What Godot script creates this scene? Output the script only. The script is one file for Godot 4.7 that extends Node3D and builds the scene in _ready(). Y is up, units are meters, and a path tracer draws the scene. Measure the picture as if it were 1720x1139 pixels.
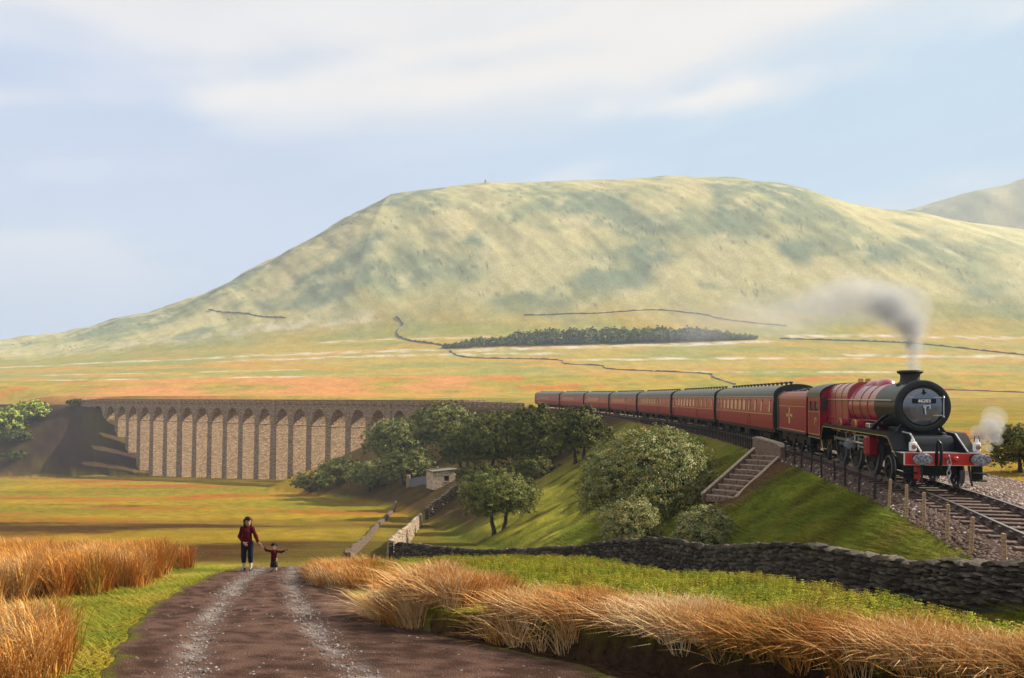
extends Node3D
# A steam train on a hillside embankment, a stone viaduct and a broad fell behind; a farm track with two walkers in front.
# World: x to the right, y up, z towards the viewer. Rail level at the engine is y = 0. "d" below is distance north (-z).

# ---------------------------------------------------------------- mesh builder
class Geo:
	var v := PackedVector3Array()
	var n := PackedVector3Array()
	var c := PackedColorArray()
	var t := PackedVector2Array()
	var ix := PackedInt32Array()
	var col := Color.WHITE

	func tri(a: Vector3, b: Vector3, d: Vector3) -> void:
		var m := (b - a).cross(d - a).normalized()
		var k := v.size()
		v.append(a); v.append(b); v.append(d)
		for i in 3:
			n.append(m); c.append(col)
		ix.append(k); ix.append(k + 2); ix.append(k + 1)

	func quad(a: Vector3, b: Vector3, d: Vector3, e: Vector3) -> void:
		var m := (b - a).cross(d - a)
		if m.length_squared() < 1e-14:
			m = (d - a).cross(e - a)
		m = m.normalized()
		var k := v.size()
		v.append(a); v.append(b); v.append(d); v.append(e)
		for i in 4:
			n.append(m); c.append(col)
		ix.append(k); ix.append(k + 2); ix.append(k + 1)
		ix.append(k); ix.append(k + 3); ix.append(k + 2)

	func oquad(a: Vector3, b: Vector3, d: Vector3, e: Vector3, ctr: Vector3) -> void:
		if (b - a).cross(d - a).dot((a + d) * 0.5 - ctr) < 0.0:
			quad(a, e, d, b)
		else:
			quad(a, b, d, e)

	func otri(a: Vector3, b: Vector3, d: Vector3, ctr: Vector3) -> void:
		if (b - a).cross(d - a).dot(a - ctr) < 0.0:
			tri(a, d, b)
		else:
			tri(a, b, d)

	# a box with chamfered edges
	func box(ctr: Vector3, size: Vector3, ch := 0.0, bs := Basis()) -> void:
		var h := size * 0.5
		if ch <= 0.0:
			for ax in 3:
				var a1 := (ax + 1) % 3
				var a2 := (ax + 2) % 3
				for s in [-1.0, 1.0]:
					var q := []
					for w in [[-1, -1], [1, -1], [1, 1], [-1, 1]]:
						var p := Vector3()
						p[ax] = h[ax] * s
						p[a1] = h[a1] * w[0]
						p[a2] = h[a2] * w[1]
						q.append(ctr + bs * p)
					oquad(q[0], q[1], q[2], q[3], ctr)
			return
		ch = minf(ch, minf(h.x, minf(h.y, h.z)) * 0.9)
		var P := func(ax: int, sg: Vector3) -> Vector3:
			var p := sg * (h - Vector3(ch, ch, ch))
			p[ax] = sg[ax] * h[ax]
			return ctr + bs * p
		for ax in 3:
			var a1 := (ax + 1) % 3
			var a2 := (ax + 2) % 3
			for s in [-1.0, 1.0]:
				var q := []
				for w in [[-1, -1], [1, -1], [1, 1], [-1, 1]]:
					var sg := Vector3()
					sg[ax] = s; sg[a1] = w[0]; sg[a2] = w[1]
					q.append(P.call(ax, sg))
				oquad(q[0], q[1], q[2], q[3], ctr)
				for s2 in [-1.0, 1.0]:
					var sa := Vector3(); sa[ax] = s; sa[a1] = s2; sa[a2] = -1
					var sb := Vector3(); sb[ax] = s; sb[a1] = s2; sb[a2] = 1
					oquad(P.call(ax, sa), P.call(ax, sb), P.call(a1, sb), P.call(a1, sa), ctr)
		for x in [-1, 1]:
			for y in [-1, 1]:
				for z in [-1, 1]:
					var sg := Vector3(x, y, z)
					otri(P.call(0, sg), P.call(1, sg), P.call(2, sg), ctr)

	# revolve a profile of (radius, height) about an axis; crisp across, smooth round
	func lathe(o: Vector3, axis: Vector3, prof: Array, seg := 24, from := 0.0, to := TAU, squash := 1.0) -> void:
		var w := axis.normalized()
		var u := w.cross(Vector3.UP if absf(w.y) < 0.9 else Vector3.RIGHT).normalized()
		var s := w.cross(u)
		for i in prof.size() - 1:
			var p: Vector2 = prof[i]
			var q: Vector2 = prof[i + 1]
			var dr := q.x - p.x
			var dh := q.y - p.y
			var k := v.size()
			var L := maxf(sqrt(dr * dr + dh * dh), 1e-6)
			for j in seg + 1:
				var a := from + (to - from) * j / seg
				var e := u * cos(a) + s * (sin(a) * squash)
				var m := (e * dh - w * dr) / L
				v.append(o + e * p.x + w * p.y)
				v.append(o + e * q.x + w * q.y)
				n.append(m); n.append(m)
				c.append(col); c.append(col)
			for j in seg:
				var b := k + j * 2
				ix.append(b); ix.append(b + 1); ix.append(b + 2)
				ix.append(b + 2); ix.append(b + 1); ix.append(b + 3)

	func cyl(a: Vector3, b: Vector3, ra: float, rb := -1.0, seg := 12, caps := true) -> void:
		if rb < 0.0:
			rb = ra
		var L := (b - a).length()
		var pr := []
		if caps: pr.append(Vector2(0, 0))
		pr.append(Vector2(ra, 0)); pr.append(Vector2(rb, L))
		if caps: pr.append(Vector2(0, L))
		lathe(a, b - a, pr, seg)

	func tube(pts: Array, radii: Array, seg := 8) -> void:
		var k := v.size()
		var m := pts.size()
		var u := Vector3()
		for i in m:
			var d: Vector3 = (pts[mini(i + 1, m - 1)] - pts[maxi(i - 1, 0)]).normalized()
			if i == 0:
				u = d.cross(Vector3.UP if absf(d.y) < 0.9 else Vector3.RIGHT).normalized()
			u = (u - d * u.dot(d)).normalized()
			var s := d.cross(u)
			for j in seg + 1:
				var a := TAU * j / seg
				var e := u * cos(a) + s * sin(a)
				v.append(pts[i] + e * float(radii[mini(i, radii.size() - 1)]))
				n.append(e); c.append(col)
		for i in m - 1:
			for j in seg:
				var b := k + i * (seg + 1) + j
				var e := b + seg + 1
				ix.append(b); ix.append(e); ix.append(b + 1)
				ix.append(b + 1); ix.append(e); ix.append(e + 1)

	# a flat outline carried along a direction: o + ax * x + ay * y, then + az
	func prism(poly: PackedVector2Array, o: Vector3, ax: Vector3, ay: Vector3, az: Vector3) -> void:
		if Geometry2D.is_polygon_clockwise(poly) == (ax.cross(ay).dot(az) > 0.0):
			poly = poly.duplicate()
			poly.reverse()
		var m := poly.size()
		for i in m:
			var p := poly[i]
			var q := poly[(i + 1) % m]
			var a := o + ax * p.x + ay * p.y
			var b := o + ax * q.x + ay * q.y
			quad(a, b, b + az, a + az)
		var tr := Geometry2D.triangulate_polygon(poly)
		for i in range(0, tr.size(), 3):
			var a := o + ax * poly[tr[i]].x + ay * poly[tr[i]].y
			var b := o + ax * poly[tr[i + 1]].x + ay * poly[tr[i + 1]].y
			var d := o + ax * poly[tr[i + 2]].x + ay * poly[tr[i + 2]].y
			if (b - a).cross(d - a).dot(az) > 0.0:
				tri(a, d, b); tri(a + az, b + az, d + az)
			else:
				tri(a, b, d); tri(a + az, d + az, b + az)

	func ball(o: Vector3, r: Vector3, seg := 12, rings := 7) -> void:
		var k := v.size()
		for i in rings + 1:
			var p := PI * i / rings
			for j in seg + 1:
				var a := TAU * j / seg
				var e := Vector3(sin(p) * cos(a), cos(p), sin(p) * sin(a))
				v.append(o + e * r); n.append((e / r).normalized()); c.append(col)
		for i in rings:
			for j in seg:
				var b := k + i * (seg + 1) + j
				var e := b + seg + 1
				ix.append(b); ix.append(e); ix.append(b + 1)
				ix.append(b + 1); ix.append(e); ix.append(e + 1)

	func add(g: Geo, x := Transform3D()) -> void:
		var k := v.size()
		for i in g.v.size():
			v.append(x * g.v[i]); n.append((x.basis * g.n[i]).normalized()); c.append(g.c[i])
		for i in g.ix:
			ix.append(i + k)

	func mesh() -> ArrayMesh:
		var a := []
		a.resize(Mesh.ARRAY_MAX)
		a[Mesh.ARRAY_VERTEX] = v
		a[Mesh.ARRAY_NORMAL] = n
		a[Mesh.ARRAY_COLOR] = c
		if t.size() == v.size():
			a[Mesh.ARRAY_TEX_UV] = t
		a[Mesh.ARRAY_INDEX] = ix
		var m := ArrayMesh.new()
		m.add_surface_from_arrays(Mesh.PRIMITIVE_TRIANGLES, a)
		return m


# ---------------------------------------------------------------- naming
# (pieces of one shape that stand apart become parts of their own)
func part(called: String, g, m: Material, parent: Node) -> MeshInstance3D:
	if g is Geo and g.ix.size() < 9000 and parent != self:
		var bits := apart(g)
		if bits.size() > 1 and bits.size() <= 24:
			var first: MeshInstance3D
			for b in bits:
				var o1 := part(called, b.mesh(), m, parent)
				if first == null: first = o1
			return first
	var o := MeshInstance3D.new()
	o.name = called
	o.mesh = g.mesh() if g is Geo else g
	o.material_override = m
	parent.add_child(o, true)
	return o

func apart(g: Geo) -> Array:
	# islands of joined triangles, then islands whose boxes touch
	var up := PackedInt32Array()
	up.resize(g.v.size())
	for i in up.size(): up[i] = i
	var root := func(i: int) -> int:
		while up[i] != i:
			up[i] = up[up[i]]
			i = up[i]
		return i
	for i in range(0, g.ix.size(), 3):
		var a: int = root.call(g.ix[i])
		up[root.call(g.ix[i + 1])] = a
		up[root.call(g.ix[i + 2])] = a
	var box := {}
	for i in g.ix:
		var r: int = root.call(i)
		if box.has(r): box[r] = box[r].expand(g.v[i])
		else: box[r] = AABB(g.v[i], Vector3.ZERO)
	var keys := box.keys()
	if keys.size() > 700: return [g]
	var group := {}
	var boxes := []
	for k in keys:
		var b: AABB = box[k].grow(0.006)
		var mine := [k]
		var again := true
		while again:
			again = false
			for j in range(boxes.size() - 1, -1, -1):
				if boxes[j][0].intersects(b):
					b = b.merge(boxes[j][0])
					mine.append_array(boxes[j][1])
					boxes.remove_at(j)
					again = true
		boxes.append([b, mine])
	if boxes.size() < 2: return [g]
	for j in boxes.size():
		for k in boxes[j][1]: group[k] = j
	var out := []
	var maps := []
	for j in boxes.size():
		out.append(Geo.new())
		maps.append({})
	for i in g.ix:
		var j: int = group[root.call(i)]
		var o: Geo = out[j]
		if not maps[j].has(i):
			maps[j][i] = o.v.size()
			o.v.append(g.v[i]); o.n.append(g.n[i]); o.c.append(g.c[i])
		o.ix.append(maps[j][i])
	return out

func numbered(called: String) -> String:
	if not has_node(NodePath(called)):
		return called
	var k := 1
	while has_node(NodePath("%s_%03d" % [called, k])):
		k += 1
	return "%s_%03d" % [called, k]

func tag(o: Node, label: String, category: String, group := "", kind := "") -> void:
	if label: o.set_meta("label", label)
	if category: o.set_meta("category", category)
	if group: o.set_meta("group", group)
	if kind: o.set_meta("kind", kind)

func thing(called: String, label: String, category: String, at := Vector3.ZERO, turn := 0.0, group := "") -> Node3D:
	var o := Node3D.new()
	o.name = numbered(called)
	add_child(o)
	o.position = at
	o.rotation.y = turn
	tag(o, label, category, group)
	return o

func structure(called: String, g, m: Material) -> MeshInstance3D:
	var o := part(numbered(called), g, m, self)
	o.set_meta("kind", "structure")
	return o

# ---------------------------------------------------------------- materials
func noise(seed_: int, freq: float, oct := 4, type := FastNoiseLite.TYPE_SIMPLEX_SMOOTH) -> FastNoiseLite:
	var f := FastNoiseLite.new()
	f.seed = seed_
	f.noise_type = type
	f.frequency = freq
	f.fractal_type = FastNoiseLite.FRACTAL_FBM if oct > 1 else FastNoiseLite.FRACTAL_NONE
	f.fractal_octaves = oct
	return f

func noise_tex(seed_: int, freq: float, a: Color, b: Color, oct := 5, side := 256, type := FastNoiseLite.TYPE_SIMPLEX_SMOOTH) -> NoiseTexture2D:
	var x := NoiseTexture2D.new()
	x.width = side; x.height = side
	x.seamless = true
	x.noise = noise(seed_, freq, oct, type)
	var g := Gradient.new()
	g.set_color(0, a); g.set_color(1, b)
	g.set_offset(0, 0.2); g.set_offset(1, 0.8)
	x.color_ramp = g
	return x

func lin(r: float, g: float, b: float) -> Color:
	return Color(r, g, b).linear_to_srgb()

func flat(called: String, r: float, g: float, b: float, rough := 0.6, metal := 0.0) -> StandardMaterial3D:
	var m := StandardMaterial3D.new()
	m.resource_name = called
	m.albedo_color = lin(r, g, b)
	m.roughness = rough
	m.metallic = metal
	return m

# grain from a noise, laid on in world or object space
func grain(m: StandardMaterial3D, x: Texture2D, scale: float, bump: Texture2D = null, height := 0.0, world := true) -> StandardMaterial3D:
	m.albedo_texture = x
	m.uv1_triplanar = true
	m.uv1_world_triplanar = world
	m.uv1_scale = Vector3.ONE * scale
	if bump:
		m.heightmap_enabled = true
		m.heightmap_texture = bump
		m.heightmap_scale = height
	return m

func vertex(m: StandardMaterial3D) -> StandardMaterial3D:
	m.vertex_color_use_as_albedo = true
	return m

func _ready() -> void:
	# ---- camera, sky, sun, exposure
	var cam := Camera3D.new()
	cam.name = "camera"
	cam.projection = Camera3D.PROJECTION_FRUSTUM
	cam.near = 0.1
	cam.far = 9000.0
	cam.size = 0.08762
	cam.frustum_offset = Vector2(0, 0.0075)
	cam.position = Vector3(0, EYE, 0)
	add_child(cam)
	cam.current = true
	var env := Environment.new()
	env.background_mode = Environment.BG_SKY
	env.sky = Sky.new()
	env.sky.sky_material = make_sky()
	env.background_energy_multiplier = 0.45
	env.tonemap_mode = Environment.TONE_MAPPER_LINEAR
	env.tonemap_exposure = 2.25
	env.sdfgi_enabled = true
	env.ssao_enabled = true
	env.ssil_enabled = true
	env.fog_enabled = true
	env.fog_density = 0.00021
	env.fog_light_color = Color(0.86, 0.92, 1.0)
	env.volumetric_fog_enabled = true
	env.volumetric_fog_density = 0.0
	var we := WorldEnvironment.new()
	we.name = "environment"
	we.environment = env
	add_child(we)
	var sun := DirectionalLight3D.new()
	sun.name = "sun"
	sun.light_energy = 1.6
	sun.light_color = Color(1.0, 0.95, 0.86)
	sun.light_angular_distance = 0.5
	sun.shadow_enabled = true
	sun.look_at_from_position(Vector3(0.765, 0.60, -0.235), Vector3.ZERO, Vector3.UP)
	add_child(sun)
	build_land()
	build_viaduct()
	build_track()
	build_engine()
	build_coaches()
	build_plants()
	build_walls()
	build_grass()
	build_people()
	build_small()
	build_smoke()

func make_sky() -> PanoramaSkyMaterial:
	var w := 1024
	var h := 512
	var im := Image.create(w, h, false, Image.FORMAT_RGBF)
	var n1 := noise(71, 0.9, 5)
	var n2 := noise(72, 1.4, 5)
	for j in h:
		var el := PI * (0.5 - (j + 0.5) / h)
		for i in w:
			# the panorama's first column looks north (-z)
			var az := TAU * (i + 0.5) / w
			var dir := Vector3(sin(az) * cos(el), sin(el), -cos(az) * cos(el))
			var up := maxf(dir.y, 0.0)
			var c := Vector3(0.50, 0.61, 0.84).lerp(Vector3(0.50, 0.69, 0.87), smoothstep(-0.5, 0.45, dir.x))
			c = c.lerp(Vector3(0.27, 0.42, 0.74), smoothstep(0.45, 1.0, up))
			# thin sheets of cloud drawn out sideways and rising to the east
			var t := dir.y - 0.16 * dir.x
			var q := Vector3(dir.x * 1.2, t * 6.5, dir.z * 1.2)
			var a := n1.get_noise_3dv(q)
			var b := n2.get_noise_3dv(q * Vector3(2.2, 2.0, 2.2) + Vector3(4, 1, 2))
			var sheet_k := exp(-pow((t - 0.385 + 0.05 * a) / 0.06, 2.0)) * smoothstep(-0.42, -0.15, dir.x + 0.3 * b)
			var high := smoothstep(0.27, 0.42, up - 0.10 * maxf(dir.x, 0.0) + 0.12 * a + 0.06 * b) * 0.85
			var loose := smoothstep(-0.05, 0.4, a + 0.4 * b) * smoothstep(0.05, 0.22, up) * 0.75
			var k := clampf(maxf(sheet_k * 0.95, high) + loose * 0.7, 0.0, 1.0)
			c = c.lerp(Vector3(0.95, 0.89, 0.84), 0.95 * k)
			c = c.lerp(Vector3(0.62, 0.70, 0.85), 0.5 * smoothstep(0.14, 0.0, up))
			c = c * (1.0 + 0.05 * b)
			if dir.y < 0.0:
				c = Vector3(0.30, 0.28, 0.22)
			im.set_pixel(i, j, Color(c.x, c.y, c.z))
	var m := PanoramaSkyMaterial.new()
	m.panorama = ImageTexture.create_from_image(im)
	return m

# ---------------------------------------------------------------- the lie of the land
const VIADUCT_S := 242.0      # where the viaduct's near end stands, metres north
const VIADUCT_N := 402.0
const EYE := 3.06
var VT := PackedFloat32Array()    # valley side level by metre north
var PT := PackedFloat32Array()    # upper pasture and moor level by metre north
var CX := PackedFloat32Array()    # railway line: x by metre north
var CC := PackedFloat32Array()    # cosine of its heading
var CS := PackedFloat32Array()    # distance along it
var BANK_A := Vector2(-215, 402)  # the far embankment beyond the viaduct
var BANK_B := Vector2(-420, 498)
var nz_a: FastNoiseLite
var nz_b: FastNoiseLite
var nz_c: FastNoiseLite
var nz_d: FastNoiseLite
const RIDGE := [[-1900, 40], [-1300, 62], [-787, 112.8], [-681, 140.6], [-614, 164.9], [-521, 196.1], [-486, 207.5], [-442, 231.6], [-394, 276.7], [-316, 334], [-266, 361], [-215, 391.7], [-169, 396.3], [-106, 407], [-47, 412.8], [42, 413.1], [148, 416.9], [258, 425.6], [306, 424.9], [402, 421.8], [473, 411.7], [524, 392.7], [582, 371.9], [665, 358.2], [696, 354.1], [763, 336.5], [860, 322], [1200, 250], [1540, 190], [2000, 110]]
const SHADE_BANK := [[-2.3, 14.9], [-1.6, 12.95], [-0.9, 12.3], [-0.3, 11.75], [1.1, 10.4], [2.1, 9.5], [2.95, 8.7], [4.3, 7.5], [6.5, 6.0], [9.5, 5.0]]   # foot of an added low bank, its soil coloured dark for shadow
const RIDGE_BACK := [[700, 300], [1000, 480], [1180, 585], [1340, 634], [1440, 660], [1560, 694], [1720, 736], [1900, 785], [2100, 800], [2400, 760], [3000, 600]]

func along(tbl: Array, x: float) -> float:
	if x <= tbl[0][0]: return tbl[0][1]
	for i in range(1, tbl.size()):
		if x <= tbl[i][0]:
			var f := (x - float(tbl[i - 1][0])) / (float(tbl[i][0]) - float(tbl[i - 1][0]))
			return lerpf(tbl[i - 1][1], tbl[i][1], f)
	return tbl[-1][1]

func spline(tbl: Array, x: float) -> float:
	for i in range(1, tbl.size()):
		if x <= tbl[i][0] or i == tbl.size() - 1:
			var p0: Array = tbl[maxi(i - 2, 0)]
			var p1: Array = tbl[i - 1]
			var p2: Array = tbl[i]
			var p3: Array = tbl[mini(i + 1, tbl.size() - 1)]
			var h: float = p2[0] - p1[0]
			var f := (x - float(p1[0])) / h
			var m1: float = (float(p2[1]) - p0[1]) / maxf(float(p2[0]) - p0[0], 1e-3) * h
			var m2: float = (float(p3[1]) - p1[1]) / maxf(float(p3[0]) - p1[0], 1e-3) * h
			var f2 := f * f
			var f3 := f2 * f
			return (2 * f3 - 3 * f2 + 1) * p1[1] + (f3 - 2 * f2 + f) * m1 + (-2 * f3 + 3 * f2) * p2[1] + (f3 - f2) * m2
	return tbl[-1][1]

func lay_out() -> void:
	var drop := [[0, 2.0], [9.5, 3.45], [15.6, 4.3], [19.2, 4.8], [24, 5.45], [28, 6.15], [31, 6.75], [35, 7.9], [40, 9.2], [45, 10.15], [49, 10.65], [55, 11.6], [60, 12.2], [80, 14.9], [120, 19.5], [200, 26.5], [300, 32.6], [350, 36], [400, 39.5], [600, 45]]
	var up := [[0, -0.5], [20, -0.3], [40, 0.0], [80, 0.3], [150, 0.5], [300, 0.4], [430, 1.0], [560, 6], [600, 14], [750, 41], [900, 77], [1000, 103], [1100, 122], [1500, 190]]
	var line := [[-20, 3.5], [5, 9.0], [17.5, 12.3], [26, 14.35], [46.8, 17.4], [69, 19.3], [88, 19.7], [112, 19.0], [135, 17.4], [158, 14.5], [179, 10.5], [197, 5.5], [220, -4.0], [242, -16.5], [270, -42], [301, -79], [338, -126], [370, -171], [402, -215], [450, -315], [500, -425]]
	for d in 620:
		VT.append(EYE - along(drop, d))
		PT.append(along(up, d))
		CX.append(spline(line, minf(d, 500)))
	for d in range(620, 1500):
		PT.append(along(up, d))
	# soften the corners of the two level tables
	for k in 3:
		var w := VT.duplicate()
		for d in range(1, 619): VT[d] = (w[d - 1] + w[d] + w[d + 1]) / 3.0
		for q in 4:
			w = PT.duplicate()
			for d in range(1, 1499): PT[d] = (w[d - 1] + w[d] + w[d + 1]) / 3.0
	var s := 0.0
	for d in 620:
		var dx := (CX[mini(d + 1, 619)] - CX[maxi(d - 1, 0)]) * 0.5
		CC.append(1.0 / sqrt(1.0 + dx * dx))
		CS.append(s)
		s += sqrt(1.0 + dx * dx)
	nz_a = noise(11, 0.035, 4)
	nz_b = noise(12, 0.006, 5)
	nz_c = noise(13, 0.0045, 4)
	nz_d = noise(14, 0.35, 3)

func tab(t: PackedFloat32Array, d: float) -> float:
	d = clampf(d, 0.0, t.size() - 1.001)
	var i := int(d)
	return t[i] + (t[i + 1] - t[i]) * (d - i)

func rail_level(d: float) -> float:
	return 0.6 * smoothstep(100.0, 240.0, d)

# distance north at a given distance along the line
func north_at(s: float) -> float:
	var lo := 0
	var hi := 619
	while hi - lo > 1:
		var m := (lo + hi) >> 1
		if CS[m] <= s: lo = m
		else: hi = m
	return lo + (s - CS[lo]) / (CS[hi] - CS[lo])

# a point on the line; side > 0 is to the right of it
func on_line(s: float, side := 0.0, up := 0.0) -> Vector3:
	var d := north_at(s)
	var x := tab(CX, d)
	var e := 0.6
	var h := Vector2(tab(CX, d + e) - tab(CX, d - e), 2 * e).normalized()
	return Vector3(x + h.y * side, rail_level(d) + up, -(d - h.x * side))

func seg_dist(p: Vector2, a: Vector2, b: Vector2) -> float:
	var ab := b - a
	var f := clampf((p - a).dot(ab) / ab.length_squared(), 0.0, 1.0)
	return (p - a - ab * f).length()

func fell(x: float, d: float) -> float:
	var tilt := 0.44 + 0.56 * smoothstep(-760.0, 60.0, x)
	var p := tab(PT, minf(d, 1498.0))
	if d > 560.0:
		p = 6.0 + (p - 6.0) * tilt
	if d > 900.0:
		var top := along(RIDGE, x + 30.0 * nz_c.get_noise_2d(x * 0.7, 5.0))
		if d < 1500.0:
			var f := (d - 900.0) / 600.0
			var k := sin(f * PI * 0.5)
			k = lerpf(smoothstep(0.0, 1.0, f), k, f)
			p = lerpf(p, top * 0.968, k)
			var rib := sin(f * PI)
			p += rib * (4.0 * nz_b.get_noise_2d(x * 1.6 + d * 1.1, d * 0.35 - x * 0.25) + 2.5 * nz_a.get_noise_2d(x * 0.4 + d * 0.25, d * 0.12))
			p += 3.0 * nz_a.get_noise_2d(x * 0.1, 3.0) * f
		else:
			var f2 := smoothstep(1500.0, 2300.0, d)
			p = lerpf(top * 0.968 * (1.0 + 0.02 * sin(minf((d - 1500.0) / 150.0, PI))), top * 0.45, f2) + 3.0 * nz_a.get_noise_2d(x * 0.1, 3.0) * (1.0 - f2)
	if d > 1700.0:
		var b := along(RIDGE_BACK, x) * smoothstep(500.0, 1100.0, x)
		var g := smoothstep(1700.0, 2600.0, d) * (1.0 - smoothstep(2700.0, 3800.0, d))
		p = maxf(p, b * g + 12.0 * nz_b.get_noise_2d(x * 0.8, d * 0.5) * g)
	return p

func land(x: float, d: float) -> float:
	if d > 600.0:
		return fell(x, d)
	var dd := maxf(d, 0.0)
	var v := tab(VT, dd)
	var c := tab(CX, dd)
	var e := (x - c) * tab(CC, dd)
	# unevenness of the hillside
	v += 0.5 * nz_b.get_noise_2d(x * 1.5, d * 1.5) * smoothstep(50.0, 110.0, d) + 0.10 * nz_a.get_noise_2d(x * 3.0, d * 3.0)
	v -= 0.75 * exp(-(x - 6.5) * (x - 6.5) / 9.0 - (d - 27.0) * (d - 27.0) / 22.0)
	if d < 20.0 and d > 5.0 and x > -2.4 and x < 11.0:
		var into := d - along(SHADE_BANK, x) + 0.12 * nz_d.get_noise_2d(x * 2.5, 9.0)
		v += 0.42 * smoothstep(0.0, 0.24, into) * (1.0 - smoothstep(0.9, 4.2, into)) * smoothstep(-2.4, -1.7, x)  # low bank raised to turn a dark face below the grass band
	var top := rail_level(d) - 0.42
	var far := v
	if e > 0.0 or d > 230.0:
		var up := fell(x, dd)
		var open := smoothstep(228.0, 262.0, d)
		var w := lerpf(smoothstep(5.5, 11.0, e), smoothstep(12.0, 130.0, e), open)
		if e > 0.0:
			far = lerpf(lerpf(top - 0.03, v, open), up, w)
		if d > 470.0:
			far = lerpf(far, up, smoothstep(470.0, 600.0, d))
	# the railway embankment
	var k := lerpf(1.1, 1.9, smoothstep(16.0, 42.0, d))
	var out := 0.0
	if d < VIADUCT_S:
		out = maxf(absf(e) - 2.1, 0.0) if e < 0.0 else maxf(e - 5.5, 0.0)
	else:
		out = maxf(Vector2(x - CX[int(VIADUCT_S)], d - VIADUCT_S).length() - 2.6, 0.0)
		k = 1.5
	var bank := top - out / k
	if out > 0.0:
		bank += minf(out, 3.0) * (0.05 * nz_d.get_noise_2d(x * 0.9, d * 0.9) + 0.13 * nz_d.get_noise_2d(x * 0.16 + d * 0.1, d * 0.75))
	var out2 := maxf(seg_dist(Vector2(x, d), BANK_A, BANK_B) - 2.6, 0.0)
	if out2 < 70.0:
		bank = maxf(bank, top - 1.2 - out2 / 1.45 + (0.9 * nz_a.get_noise_2d(x, d) + 0.4 * nz_a.get_noise_2d(x * 3.2, d * 3.2)) * minf(out2 / 8.0, 1.0))
	return maxf(far, bank)

func ground(x: float, z: float) -> Vector3:
	return Vector3(x, land(x, -z), z)

# what grows where: grass, bracken, bare earth and limestone, in patches with ragged edges, plus painted shade
func blend(a: Vector3, b: Vector3, f: float) -> Vector3:
	return a + (b - a) * clampf(f, 0.0, 1.0)

const SCARS := [[-600, 836, -60, 801, 13], [-310, 782, 60, 772, 9], [-70, 792, 300, 846, 12], [50, 738, 350, 748, 9], [-700, 985, -150, 974, 20], [280, 885, 640, 868, 15], [320, 764, 520, 752, 11], [-440, 700, -180, 688, 4], [-240, 905, 10, 880, 6], [-420, 648, -160, 640, 3], [120, 662, 330, 655, 3]]

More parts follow.
